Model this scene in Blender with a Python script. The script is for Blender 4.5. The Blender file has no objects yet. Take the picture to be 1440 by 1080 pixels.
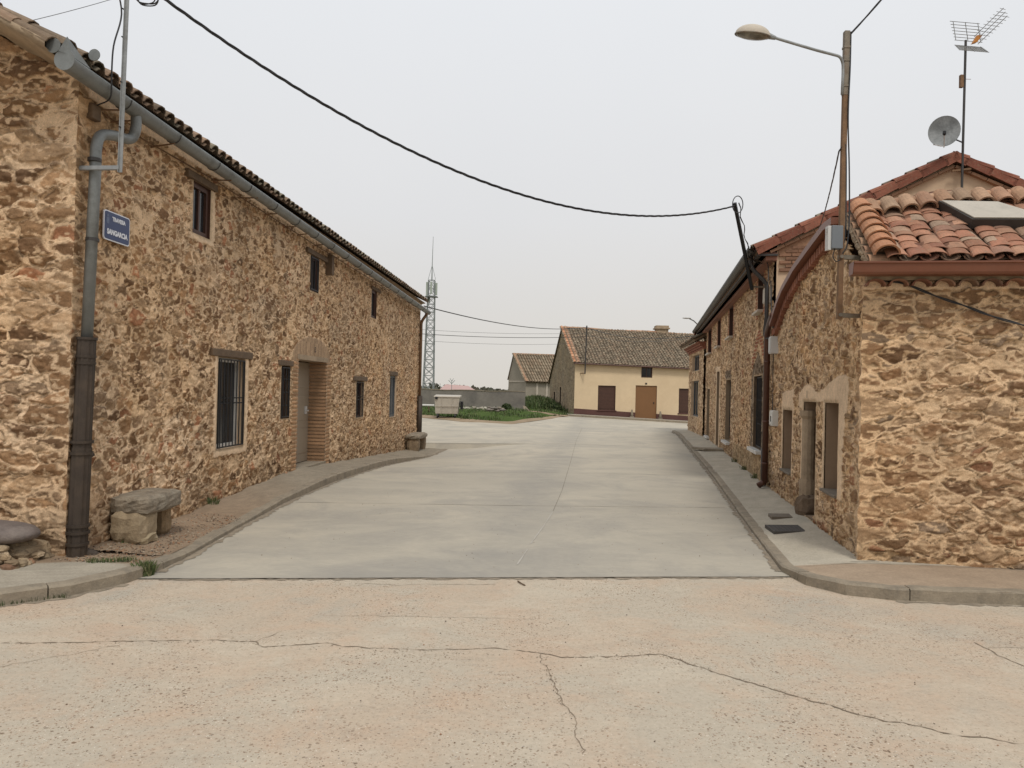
import bpy, math, random
import numpy as np
from mathutils import Vector, Matrix
from math import sin, cos, pi, radians, sqrt
SC = bpy.context.scene
COL = SC.collection
RND = random.Random(7)

# ------------------------------------------------------------------ noise
def h2(ix, iy, seed):
    n = (ix.astype(np.int64) * 374761393 + iy.astype(np.int64) * 668265263 + int(seed) * 1442695) & 0xffffffff
    n = ((n ^ (n >> 13)) * 1274126177) & 0xffffffff
    n = ((n ^ (n >> 15)) * 974126177) & 0xffffffff
    return ((n ^ (n >> 16)) & 0xffffff) / float(0x1000000)
def vnoise(x, y, seed=0):
    ix = np.floor(x); iy = np.floor(y); fx = x - ix; fy = y - iy
    fx = fx * fx * (3 - 2 * fx); fy = fy * fy * (3 - 2 * fy)
    a = h2(ix, iy, seed); b = h2(ix + 1, iy, seed); c = h2(ix, iy + 1, seed); d = h2(ix + 1, iy + 1, seed)
    return (a * (1 - fx) + b * fx) * (1 - fy) + (c * (1 - fx) + d * fx) * fy
def fbm(x, y, seed=0, o=3):
    s = 0; a = .5; t = 0
    for k in range(o):
        s = s + a * vnoise(x * 2 ** k, y * 2 ** k, seed + k * 17); t += a; a *= .5
    return s / t
def sst(a, b, x):
    t = np.clip((x - a) / (b - a), 0, 1); return t * t * (3 - 2 * t)

# ------------------------------------------------------------------ mesh builder
class MB:
    def __init__(s): s.v = []; s.f = []; s.c = []; s.col = (1, 1, 1)
    def verts(s, vs, col=None):
        n = len(s.v); s.v.extend([tuple(p) for p in vs]); s.c.extend([col or s.col] * len(vs)); return n
    def face(s, vs, col=None):
        n = s.verts(vs, col); s.f.append(tuple(range(n, n + len(vs))))
    def box8(s, p, col=None):   # p: 8 corners, bottom 0-3, top 4-7
        n = s.verts(p, col)
        for q in ((0, 3, 2, 1), (4, 5, 6, 7), (0, 1, 5, 4), (1, 2, 6, 5), (2, 3, 7, 6), (3, 0, 4, 7)): s.f.append(tuple(n + i for i in q))
    def box(s, a, b, col=None):
        x0, y0, z0 = a; x1, y1, z1 = b
        s.box8([(x0, y0, z0), (x1, y0, z0), (x1, y1, z0), (x0, y1, z0), (x0, y0, z1), (x1, y0, z1), (x1, y1, z1), (x0, y1, z1)], col)
    def tube(s, pts, r, seg=8, col=None, cap=True, flat=1.0):
        pts = [Vector(p) for p in pts]; n0 = len(s.v); m = len(pts)
        rs = r if isinstance(r, (list, tuple)) else [r] * m
        up = Vector((0, 0, 1)); prev = None
        for i, p in enumerate(pts):
            d = (pts[min(i + 1, m - 1)] - pts[max(i - 1, 0)]).normalized()
            if prev is None:
                e = up if abs(d.z) < .9 else Vector((1, 0, 0)); a = d.cross(e).normalized()
            else: a = (prev - d * prev.dot(d)).normalized()
            prev = a; b = d.cross(a)
            s.verts([p + (a * cos(2 * pi * k / seg) + b * sin(2 * pi * k / seg) * flat) * rs[i] for k in range(seg)], col)
        for i in range(m - 1):
            for k in range(seg):
                a = n0 + i * seg + k; b = n0 + i * seg + (k + 1) % seg
                s.f.append((a, b, b + seg, a + seg))
        if cap:
            s.f.append(tuple(n0 + k for k in range(seg))[::-1]); s.f.append(tuple(n0 + (m - 1) * seg + k for k in range(seg)))
    def bar(s, a, b, w, h=None, col=None, side=None):
        a = Vector(a); b = Vector(b); h = h or w; d = (b - a).normalized()
        e = Vector(side) if side is not None else (Vector((0, 0, 1)) if abs(d.z) < .9 else Vector((1, 0, 0)))
        x = d.cross(e).normalized() * w / 2; y = x.normalized().cross(d).normalized() * h / 2
        s.box8([a - x - y, a + x - y, b + x - y, b - x - y, a - x + y, a + x + y, b + x + y, b - x + y], col)
    def ell(s, c, rx, ry, rz, seg=16, rings=8, col=None, lo=-1, hi=1, M=None, rnd=0, seed=0):
        rg = random.Random(seed); n0 = len(s.v); c = Vector(c)
        for j in range(rings + 1):
            ph = -pi / 2 * -lo + (pi / 2 * hi + pi / 2 * -lo) * j / rings
            for k in range(seg):
                th = 2 * pi * k / seg; q = 1 + (rg.random() - .5) * rnd
                p = Vector((rx * cos(ph) * cos(th) * q, ry * cos(ph) * sin(th) * q, rz * sin(ph) * q))
                if M: p = M @ p
                s.verts([c + p], col)
        for j in range(rings):
            for k in range(seg):
                a = n0 + j * seg + k; b = n0 + j * seg + (k + 1) % seg
                s.f.append((a, b, b + seg, a + seg))
    def build(s, name, mat, parent=None, smooth=False, bevel=0):
        off = root_loc(parent)
        me = bpy.data.meshes.new(name)
        me.from_pydata([(x - off[0], y - off[1], z - off[2]) for x, y, z in s.v], [], s.f)
        at = me.attributes.new('col', 'FLOAT_COLOR', 'POINT')
        arr = np.ones((len(s.v), 4), np.float32); arr[:, :3] = np.array(s.c, np.float32).reshape(-1, 3)
        at.data.foreach_set('color', arr.ravel())
        return link(name, me, mat, parent, smooth, bevel)
def root_loc(p):
    o = Vector((0, 0, 0))
    while p is not None: o = o + p.location; p = p.parent
    return o
def link(name, me, mat, parent, smooth=False, bevel=0):
    ms = mat if isinstance(mat, (list, tuple)) else [mat]
    for m in ms: me.materials.append(m)
    if smooth: me.shade_smooth()
    me.update(); o = bpy.data.objects.new(name, me); COL.objects.link(o)
    if parent is not None: o.parent = parent
    if bevel:
        b = o.modifiers.new('bevel', 'BEVEL'); b.width = bevel; b.segments = 2; b.limit_method = 'ANGLE'
    return o
def thing(name, loc, label, cat, group=None):
    o = bpy.data.objects.new(name, None); COL.objects.link(o); o.location = loc; o.empty_display_size = .2
    return tag(o, label, cat, group)
def tag(o, label, cat, group=None, kind=None):
    if label: o['label'] = label
    if cat: o['category'] = cat
    if group: o['group'] = group
    if kind: o['kind'] = kind
    return o
def struct(o, label=None):
    o['kind'] = 'structure'
    if label: o['label'] = label
    return o

class W:   # a vertical wall plane: origin, direction along it, outward normal
    def __init__(s, o, d, n): s.o = Vector((o[0], o[1], 0)); s.d = Vector((d[0], d[1], 0)).normalized(); s.n = Vector((n[0], n[1], 0)).normalized()
    def P(s, a, z, o=0): return s.o + s.d * a + s.n * o + Vector((0, 0, z))
    def box(s, mb, a0, a1, z0, z1, o0, o1, col=None):
        mb.box8([s.P(a0, z0, o0), s.P(a1, z0, o0), s.P(a1, z0, o1), s.P(a0, z0, o1), s.P(a0, z1, o0), s.P(a1, z1, o0), s.P(a1, z1, o1), s.P(a0, z1, o1)], col)

# ------------------------------------------------------------------ materials
class N:
    def __init__(s, name):
        s.m = bpy.data.materials.new(name); s.m.use_nodes = True; s.t = s.m.node_tree; s.n = s.t.nodes; s.l = s.t.links
        s.b = s.n['Principled BSDF']
        s.tc = s.n.new('ShaderNodeTexCoord')
    def nd(s, typ, **kw):
        n = s.n.new(typ)
        for k, v in kw.items():
            if k.startswith('i_'): n.inputs[k[2:].replace('_', ' ')].default_value = v
            else: setattr(n, k, v)
        return n
    def L(s, a, b): s.l.new(a, b)
    def coord(s, scale=(1, 1, 1), rot=(0, 0, 0)):
        m = s.nd('ShaderNodeMapping'); m.inputs['Scale'].default_value = scale; m.inputs['Rotation'].default_value = rot
        s.L(s.tc.outputs['Object'], m.inputs['Vector']); return m.outputs['Vector']
    def noise(s, sc, det=4, rough=.6, vec=None, dist=0):
        n = s.nd('ShaderNodeTexNoise'); n.inputs['Scale'].default_value = sc; n.inputs['Detail'].default_value = det; n.inputs['Roughness'].default_value = rough; n.inputs['Distortion'].default_value = dist
        s.L(vec or s.tc.outputs['Object'], n.inputs['Vector']); return n.outputs['Fac']
    def ramp(s, fac, stops):
        r = s.nd('ShaderNodeValToRGB'); e = r.color_ramp.elements
        while len(e) < len(stops): e.new(.5)
        for q, (p, c) in zip(e, stops):
            q.position = p; q.color = (*c, 1) if isinstance(c, tuple) else (c, c, c, 1)
        s.L(fac, r.inputs['Fac']); return r.outputs['Color']
    def mix(s, fac, a, b, bt='MIX'):
        m = s.nd('ShaderNodeMix', data_type='RGBA', blend_type=bt)
        for i, q in ((0, fac), (6, a), (7, b)):
            if isinstance(q, (int, float)): m.inputs[i].default_value = q
            elif isinstance(q, tuple): m.inputs[i].default_value = (*q, 1)
            else: s.L(q, m.inputs[i])
        return m.outputs[2]
    def math(s, op, a, b=0.0, c=None):
        m = s.nd('ShaderNodeMath', operation=op)
        for i, q in enumerate((a, b) if c is None else (a, b, c)):
            if isinstance(q, (int, float)): m.inputs[i].default_value = q
            else: s.L(q, m.inputs[i])
        return m.outputs[0]
    def bump(s, h, strength=.3, dist=.01, prev=None):
        b = s.nd('ShaderNodeBump'); b.inputs['Strength'].default_value = strength; b.inputs['Distance'].default_value = dist
        s.L(h, b.inputs['Height'])
        if prev is not None: s.L(prev, b.inputs['Normal'])
        s.L(b.outputs['Normal'], s.b.inputs['Normal']); return b.outputs['Normal']
    def out(s, color=None, rough=.8, metal=0, spec=None):
        if color is not None:
            if isinstance(color, tuple): s.b.inputs['Base Color'].default_value = (*color, 1)
            else: s.L(color, s.b.inputs['Base Color'])
        if isinstance(rough, (int, float)): s.b.inputs['Roughness'].default_value = rough
        else: s.L(rough, s.b.inputs['Roughness'])
        s.b.inputs['Metallic'].default_value = metal
        if spec is not None: s.b.inputs['Specular IOR Level'].default_value = spec
        return s.m

def simple(name, col, rough=.7, metal=0, var=.2, sc=8, bump=.15, bsc=60, dirt=None, attr=False, spec=None, bdist=.005):
    n = N(name)
    f = n.noise(sc, 5, .65)
    c = n.mix(1.0, col, n.ramp(f, [(.25, 1 - var), (.75, 1 + var)]), 'MULTIPLY')
    f2 = n.noise(sc * 9, 4, .7)
    c = n.mix(1.0, c, n.ramp(f2, [(.2, 1 - var * .6), (.8, 1 + var * .6)]), 'MULTIPLY')
    if dirt:
        d = n.noise(sc * .6, 6, .75)
        c = n.mix(n.ramp(d, [(.5, 0.0), (.72, .85)]), c, dirt)
    if attr:
        a = n.nd('ShaderNodeAttribute', attribute_name='col'); c = n.mix(1.0, c, a.outputs['Color'], 'MULTIPLY')
    if bump: n.bump(n.noise(bsc, 5, .7), bump, bdist)
    return n.out(c, rough, metal, spec)

M = {}
# stone masonry: colour and relief live on the mesh, grain is added here
n = N('masonry'); a = n.nd('ShaderNodeAttribute', attribute_name='col')
c = n.mix(1.0, a.outputs['Color'], n.ramp(n.noise(14, 5, .7), [(.25, .78), (.75, 1.22)]), 'MULTIPLY')
c = n.mix(1.0, c, n.ramp(n.noise(90, 4, .75), [(.25, .66), (.75, 1.34)]), 'MULTIPLY')
c = n.mix(1.0, c, n.ramp(n.noise(.8, 3, .6), [(.3, .86), (.7, 1.1)]), 'MULTIPLY')
p = n.bump(n.noise(45, 6, .75), .75, .012); n.bump(n.noise(160, 3, .7), .5, .004, p)
M['stone'] = n.out(c, .93, 0, .15)
M['plaster'] = simple('plaster', (.56, .41, .275), .9, var=.12, sc=3, bump=.35, bsc=30)
M['verge_mortar'] = simple('verge_mortar', (.36, .27, .18), .92, var=.2, sc=6, bump=.7, bsc=25, dirt=(.2, .15, .1), bdist=.012)
M['tile'] = simple('clay_tile', (1, 1, 1), .85, var=.28, sc=9, bump=.5, bsc=60, attr=True, dirt=(.22, .18, .13))
n = N('clay_tile'); a = n.nd('ShaderNodeAttribute', attribute_name='col')
c = n.mix(1.0, a.outputs['Color'], n.ramp(n.noise(8, 5, .7), [(.25, .72), (.75, 1.25)]), 'MULTIPLY')
c = n.mix(n.ramp(n.noise(26, 5, .75), [(.54, 0.0), (.68, .65)]), c, (.27, .20, .135))
c = n.mix(n.ramp(n.noise(50, 4, .75, dist=.4), [(.58, 0.0), (.66, .8)]), c, (.10, .078, .06))
n.bump(n.noise(70, 5, .7), .5, .006); M['tile'] = n.out(c, .88, 0, .2)
M['zinc'] = simple('zinc', (.20, .21, .205), .5, .3, var=.16, sc=5, bump=.05, dirt=(.10, .10, .09))
M['galv'] = simple('galvanised', (.30, .31, .31), .55, .4, var=.2, sc=12, bump=.05, dirt=(.17, .16, .14))
M['castiron'] = simple('cast_iron', (.050, .036, .026), .6, .3, var=.25, sc=6, bump=.25, dirt=(.085, .06, .04))
M['iron'] = simple('black_iron', (.022, .022, .024), .5, .5, var=.2, sc=20, bump=.1)
M['rust'] = simple('rusty_steel', (.20, .115, .06), .8, .2, var=.35, sc=10, bump=.25, dirt=(.09, .05, .035))
M['greyrust'] = simple('weathered_steel', (.21, .18, .14), .7, .3, var=.3, sc=10, bump=.2, dirt=(.16, .09, .05))
M['brownmetal'] = simple('brown_metal', (.175, .062, .032), .42, .1, var=.1, sc=4, bump=.03, dirt=(.17, .07, .04))
M['darkmetal'] = simple('dark_metal', (.05, .045, .042), .5, .3, var=.2, sc=6, bump=.05)
M['oldwood'] = simple('old_wood', (.13, .085, .05), .85, var=.3, sc=6, bump=.7, bsc=30, dirt=(.07, .045, .028), bdist=.01)
M['brownwood'] = simple('brown_wood', (.065, .027, .016), .55, var=.25, sc=10, bump=.2)
M['blackwood'] = simple('dark_frame', (.02, .012, .009), .55, var=.25, sc=10, bump=.1)
M['cable'] = simple('cable', (.018, .018, .02), .5, var=.1, bump=0)
M['thinwire'] = simple('thin_wire', (.10, .10, .10), .6, var=.1, bump=0)
n = N('window_glass'); M['glass'] = n.out(n.ramp(n.noise(1.2, 2, .5), [(.3, (.012, .013, .015)), (.7, (.028, .03, .033))]), .12, 0, .5)
M['bluegrey'] = simple('shutter_grey', (.075, .085, .095), .55, var=.15, sc=4, bump=.05)
M['taupe'] = simple('taupe_metal', (.29, .235, .175), .5, .0, var=.08, sc=2, bump=.03)
M['blind'] = simple('roller_blind', (.27, .195, .125), .75, var=.08, sc=3, bump=.1)
M['shade'] = simple('taupe_render', (.27, .185, .12), .85, var=.12, sc=3, bump=.3, bsc=30)
M['darkbrown'] = simple('dark_brown_metal', (.085, .035, .022), .45, .2, var=.15, sc=5, bump=.03)
M['white'] = simple('white_paint', (.62, .60, .56), .5, var=.08, sc=6, bump=.05, dirt=(.4, .37, .32))
M['whitetrim'] = simple('pale_trim', (.50, .44, .36), .7, var=.12, sc=6, bump=.1)
M['beigebox'] = simple('beige_plastic', (.43, .385, .32), .5, var=.08, sc=5, bump=.02, dirt=(.33, .3, .25))
M['greybox'] = simple('grey_plastic', (.15, .165, .18), .5, var=.06, sc=5, bump=.02)
M['lightbox'] = simple('light_plastic', (.55, .54, .52), .5, var=.06, sc=5, bump=.02)
M['blue'] = simple('sign_blue', (.018, .035, .115), .3, var=.08, sc=8, bump=0)
M['crest'] = simple('sign_crest', (.09, .12, .20), .4, var=.2, sc=30, bump=0)
M['signwhite'] = simple('sign_white', (.75, .77, .82), .4, var=.04, bump=0)
M['benchstone'] = simple('granite', (.23, .19, .14), .92, var=.4, sc=9, bump=1, bsc=30, dirt=(.36, .32, .25), bdist=.015)
M['slatestone'] = simple('slate_boulder', (.16, .13, .115), .88, var=.3, sc=7, bump=.8, bsc=25, dirt=(.25, .21, .18), bdist=.015)
M['rubblemix'] = simple('rubble_stone', (1, 1, 1), .93, var=.3, sc=12, bump=.9, bsc=40, attr=True, bdist=.015)
M['grass'] = simple('grass_blade', (1, 1, 1), .7, var=.25, sc=5, bump=0, attr=True)
M['wallrender'] = simple('cement_render', (.20, .18, .155), .92, var=.2, sc=1.6, bump=.3, bsc=14, dirt=(.125, .115, .105))
M['yellow'] = simple('yellow_render', (.66, .515, .335), .9, var=.07, sc=.5, bump=.15, bsc=30, dirt=(.60, .455, .29))
M['maroon'] = simple('maroon_plinth', (.10, .042, .034), .75, var=.12, sc=2, bump=.2)
M['ochredoor'] = simple('ochre_door', (.20, .095, .034), .6, var=.07, sc=2, bump=.1)
M['barnwall'] = simple('barn_wall', (.30, .265, .21), .92, var=.15, sc=.9, bump=.3, bsc=10)
M['pinkroof'] = simple('pink_roof', (.46, .31, .28), .85, var=.1, sc=.3, bump=.1)
M['tower'] = simple('tower_steel', (.26, .28, .27), .6, .2, var=.15, sc=1, bump=0)
M['towerpanel'] = simple('antenna_panel', (.36, .40, .34), .6, var=.1, sc=1, bump=0)
M['iron_cover'] = simple('drain_cover', (.075, .068, .062), .75, .2, var=.2, sc=20, bump=.6, bsc=90)
M['slab'] = simple('cover_slab', (.17, .14, .105), .85, var=.25, sc=20, bump=.4, bsc=60)
M['brick'] = simple('brick_red', (1, 1, 1), .9, var=.2, sc=14, bump=.5, bsc=60, attr=True)
M['kerb'] = simple('kerb_concrete', (.27, .225, .165), .93, var=.22, sc=7, bump=.8, bsc=45, dirt=(.15, .13, .10), bdist=.01)
M['orange'] = simple('orange_plastic', (.55, .22, .04), .5, var=.1, bump=0)
M['glassdish'] = simple('dish_metal', (.20, .21, .21), .6, 0, var=.5, sc=4, bump=.05, dirt=(.30, .31, .31), spec=.2)

# rough exposed-aggregate concrete of the near road
n = N('aggregate_concrete')
big = n.noise(.55, 5, .6, dist=.6)
c = n.ramp(big, [(.28, (.48, .415, .325)), (.45, (.465, .405, .32)), (.56, (.485, .395, .30)), (.68, (.42, .375, .305))])
c = n.mix(n.ramp(n.noise(1.7, 6, .75, dist=.5), [(.47, 0.0), (.64, .6)]), c, (.50, .365, .262))
c = n.mix(n.ramp(n.noise(.8, 5, .7, n.coord((1, 1.6, 1)), .7), [(.50, 0.0), (.66, .55)]), c, (.56, .49, .385))
c = n.mix(n.ramp(n.noise(3.1, 6, .8, n.coord((1, 2.2, 1))), [(.52, 0.0), (.74, .45)]), c, (.33, .29, .235))
c = n.mix(1.0, c, n.ramp(n.noise(30, 6, .8), [(.25, .84), (.75, 1.14)]), 'MULTIPLY')
area = n.ramp(n.noise(.9, 4, .65, dist=.3), [(.40, 0.0), (.62, 1.0)])
for sc, thr, seed in ((60, .40, 0), (110, .42, 3), (38, .34, 7)):
    v = n.nd('ShaderNodeTexVoronoi', feature='F1'); v.inputs['Scale'].default_value = sc; v.inputs['Randomness'].default_value = 1
    mp = n.nd('ShaderNodeMapping'); mp.inputs['Location'].default_value = (seed, seed, 0); n.L(n.tc.outputs['Object'], mp.inputs['Vector'])
    nz = n.nd('ShaderNodeTexNoise'); nz.inputs['Scale'].default_value = sc * 1.2; n.L(mp.outputs['Vector'], nz.inputs['Vector'])
    ad = n.mix(.016, mp.outputs['Vector'], nz.outputs['Color']); n.L(ad, v.inputs['Vector'])
    sp = n.nd('ShaderNodeSeparateColor'); n.L(v.outputs['Color'], sp.inputs['Color'])
    rad = n.math('MULTIPLY', sp.outputs[0], thr)
    msk = n.math('LESS_THAN', v.outputs['Distance'], rad)
    pick = n.math('GREATER_THAN', sp.outputs[1], .38 if sc != 30 else .75)
    msk = n.math('MULTIPLY', msk, pick); msk = n.math('MULTIPLY', msk, n.math('ADD', n.math('MULTIPLY', area, .75), .25))
    pc = n.ramp(sp.outputs[2], [(0, (.12, .09, .065)), (.45, (.24, .17, .115)), (.7, (.34, .22, .15)), (.8, (.16, .15, .15)), (.93, (.72, .66, .56))])
    c = n.mix(msk, c, pc)
b1 = n.bump(n.noise(60, 6, .8), .55, .006)
M['road_near'] = n.out(c, .93, 0, .15)
# smoother poured concrete of the street behind the joint
n = N('street_concrete')
c = n.ramp(n.noise(.35, 5, .6, n.coord((.8, 1.1, 1)), .6), [(.3, (.405, .365, .295)), (.5, (.455, .41, .33)), (.7, (.50, .445, .35))])
c = n.mix(n.ramp(n.noise(.62, 6, .7, n.coord((1.0, 1.0, 1)), .9), [(.47, 0.0), (.62, .6)]), c, (.325, .30, .258))
pv = n.nd('ShaderNodeSeparateXYZ'); n.L(n.tc.outputs['Object'], pv.inputs[0])
wy = n.math('ADD', pv.outputs[1], n.math('MULTIPLY', n.noise(1.1, 4, .6), 3.0))
band = n.math('MULTIPLY', n.ramp(n.math('DIVIDE', wy, 40.0), [(.195, .85), (.25, .45), (.33, .35), (.55, 0.0)]), n.ramp(n.noise(.8, 5, .7, n.coord((.7, 1.3, 1))), [(.36, .1), (.6, .9)]))
c = n.mix(band, c, (.30, .28, .245))
# tyre-worn stripe along the middle of the carriageway
wx = n.math('ABSOLUTE', n.math('ADD', n.math('SUBTRACT', pv.outputs[0], n.math('MULTIPLY', n.math('SUBTRACT', pv.outputs[1], 7.1), .118)), n.math('MULTIPLY', n.noise(1.6, 4, .6), .5)))
c = n.mix(n.math('MULTIPLY', n.ramp(wx, [(.10, .55), (.75, 0.0)]), n.ramp(n.noise(1.4, 5, .7), [(.35, .2), (.6, 1.0)])), c, (.275, .26, .232))
c = n.mix(n.ramp(n.noise(2.2, 6, .75, n.coord((.6, 1.8, 1)), .6), [(.5, 0.0), (.72, .35)]), c, (.34, .31, .26))
spv = n.nd('ShaderNodeTexVoronoi', feature='F1'); spv.inputs['Scale'].default_value = 2.6; n.L(n.tc.outputs['Object'], spv.inputs['Vector'])
c = n.mix(n.math('MULTIPLY', n.math('LESS_THAN', n.math('ADD', spv.outputs['Distance'], n.math('MULTIPLY', n.noise(30, 3), .05)), .058), .55), c, (.17, .155, .13))
c = n.mix(1.0, c, n.ramp(n.noise(24, 5, .75, n.coord((.5, 1.5, 1))), [(.25, .92), (.75, 1.07)]), 'MULTIPLY')
n.bump(n.noise(40, 5, .7), .2, .004); M['street'] = n.out(c, .82, 0, .25)
n = N('pavement_concrete'); a = n.nd('ShaderNodeAttribute', attribute_name='col')
c = n.mix(1.0, a.outputs['Color'], n.ramp(n.noise(2.2, 6, .7), [(.3, .86), (.7, 1.12)]), 'MULTIPLY')
c = n.mix(1.0, c, n.ramp(n.noise(45, 5, .8), [(.25, .75), (.75, 1.22)]), 'MULTIPLY')
n.bump(n.noise(55, 5, .75), .6, .008); M['pavement'] = n.out(c, .93, 0, .15)
n = N('field_soil')
c = n.ramp(n.noise(.12, 6, .7), [(.35, (.16, .125, .08)), (.5, (.10, .10, .045)), (.65, (.06, .085, .025))])
M['soil'] = n.out(c, .95, 0, .1)
n = N('turf'); c = n.ramp(n.noise(.9, 6, .75), [(.3, (.05, .08, .018)), (.55, (.075, .115, .028)), (.72, (.12, .125, .05))])
n.bump(n.noise(7, 5, .8), 1, .08); M['turf'] = n.out(c, .95, 0, .1)
n = N('dirt'); c = n.ramp(n.noise(1.4, 6, .75), [(.3, (.25, .185, .12)), (.6, (.33, .25, .17)), (.75, (.38, .31, .22))])
n.bump(n.noise(20, 5, .8), .8, .03); M['dirt'] = n.out(c, .95, 0, .1)

# ------------------------------------------------------------------ masonry relief
PALS = {
    'left': [((.255, .155, .085), 4), ((.33, .21, .12), 5), ((.195, .12, .07), 2.5), ((.34, .175, .10), 1.2), ((.36, .25, .155), 3), ((.26, .18, .115), 2)],
    'right': [((.27, .17, .10), 4), ((.34, .225, .135), 5), ((.20, .125, .075), 2.5), ((.37, .26, .165), 3), ((.30, .165, .10), .7), ((.28, .21, .15), 2)],
    'house': [((.22, .14, .08), 4), ((.29, .185, .11), 4), ((.17, .105, .06), 3), ((.35, .24, .145), 3), ((.27, .14, .085), 1)],
    'grey': [((.25, .20, .145), 4), ((.29, .235, .17), 4), ((.21, .165, .12), 3)],
}
STY = {
    #          cell u, v, warp, thr, relief, palette, mortar, buried
    'facade': (.128, .088, .048, .09, .026, 'left', (.69, .525, .365), .10),
    'gable': (.34, .125, .060, .07, .046, 'left', (.64, .48, .33), .06),
    'front': (.26, .108, .052, .08, .044, 'right', (.61, .455, .305), .07),
    'street': (.145, .110, .045, .10, .040, 'right', (.70, .53, .36), .08),
    'grey': (.16, .10, .050, .06, .022, 'grey', (.33, .275, .20), .10),
    'old': (.14, .105, .045, .10, .034, 'house', (.66, .505, .35), .10),
}
def masonry(S, Z, sty, seed, sub=True, k_=1.0):
    cu, cv, wp, thr, rel, pal, mort, bur = STY[sty]
    cu *= k_; cv *= k_; wp *= .5 + .5 * k_
    wx = (fbm(S / .16, Z / .16, seed + 5) - .5) * 2 * wp + (vnoise(S / .045, Z / .045, seed + 8) - .5) * .026
    wz = (fbm(S / .16, Z / .16, seed + 6) - .5) * 2 * wp * .8 + (vnoise(S / .045, Z / .045, seed + 9) - .5) * .022
    U = (S + wx) / cu; V = (Z + wz) / cv
    iu = np.floor(U); iv = np.floor(V)
    F1 = np.full(S.shape, 9.); F2 = F1.copy(); I1 = np.zeros(S.shape); J1 = I1.copy(); DX = I1.copy(); DY = I1.copy()
    for dj in (-1, 0, 1):
        for di in (-2, -1, 0, 1, 2):
            ci = iu + di; cj = iv + dj
            px = ci + .5 + (h2(ci, cj, seed) - .5) * 1.1 + .35 * (np.mod(cj, 2) - .5); py = cj + .5 + (h2(ci, cj, seed + 1) - .5) * .85
            dx = U - px; dy = V - py
            d = np.sqrt(dx * dx + dy * dy) - h2(ci, cj, seed + 2) ** 2 * .60
            m = d < F1
            F2 = np.where(m, F1, np.minimum(F2, d)); F1 = np.where(m, d, F1)
            I1 = np.where(m, ci, I1); J1 = np.where(m, cj, J1); DX = np.where(m, dx, DX); DY = np.where(m, dy, DY)
    r = [h2(I1, J1, seed + k) for k in (11, 12, 13, 14, 15)]
    edge = F2 - F1
    t = thr + .20 * (fbm(S / .35, Z / .35, seed + 21) - .42) + .17 * r[0] ** 2 + .14 * (vnoise(S / .05, Z / .05, seed + 33) - .5)
    mk = sst(t, t + .075, edge)
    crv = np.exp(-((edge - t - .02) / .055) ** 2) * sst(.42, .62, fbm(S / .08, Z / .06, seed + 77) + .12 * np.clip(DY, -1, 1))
    mk = mk * np.where(r[1] < bur, .12, 1)
    dome = np.clip(edge * 1.4, 0, 1) ** .5
    fine = fbm(S / .05, Z / .03, seed + 40, 3) - .5
    # some stones stand proud, others sit back behind the raised pointing
    H = rel * mk * (r[2] * 1.15 - .30) * (.55 + .45 * dome) + mk * rel * .9 * (DX * (r[3] - .5) * 1.4 + DY * (r[4] - .35) * 1.6) + mk * fine * .034
    H += (1 - mk) * ((fbm(S / .10, Z / .06, seed + 50) - .45) * .030 + (vnoise(S / .035, Z / .022, seed + 55) - .5) * .012) - crv * .016
    if sub:
        Hs, Cs, ms_ = masonry(S, Z, sty, seed + 500, False, .48 if cu > .2 else .55)
    pl = PALS[pal]; wts = np.cumsum([w for _, w in pl]); wts = wts / wts[-1]
    idx = np.searchsorted(wts, h2(I1, J1, seed + 60)).clip(0, len(pl) - 1)
    sc = np.array([c for c, _ in pl])[idx] * np.array((1.03, 1.03, 1.05))
    sc = sc * (.72 + .50 * h2(I1, J1, seed + 61))[..., None]
    blot = fbm(S / .06, Z / .04, seed + 62)
    sc = sc * (.70 + .60 * blot)[..., None]
    mc = np.array(mort) * (.90 + .24 * fbm(S / .25, Z / .2, seed + 63))[..., None]
    # mortar smeared over the stones in places
    sm = sst(.58, .66, fbm(S / .06, Z / .035, seed + 70)) * .8
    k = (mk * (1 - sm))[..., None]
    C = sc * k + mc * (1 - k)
    C = C * (1 - .42 * crv)[..., None]  # shade of the fine stone-edge crevices painted into the colour
    if not sub: return H, C, mk * (1 - sm * .5)
    q = (1 - mk) * ms_ * sst(.09, .15, t - edge + .05 * (r[1] < bur)) * .9
    H = H * (1 - q) + (Hs * .7 + .004) * q; C = C * (1 - q[..., None]) + Cs * q[..., None]
    C = C * (.90 + .22 * fbm(S / 1.3, Z / .9, seed + 95))[..., None] * (1 + np.stack([.10 * (fbm(S / .9, Z / .7, seed + 96) - .5), 0 * S, -.16 * (fbm(S / .9, Z / .7, seed + 96) - .5)], -1))
    return H, C

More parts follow.
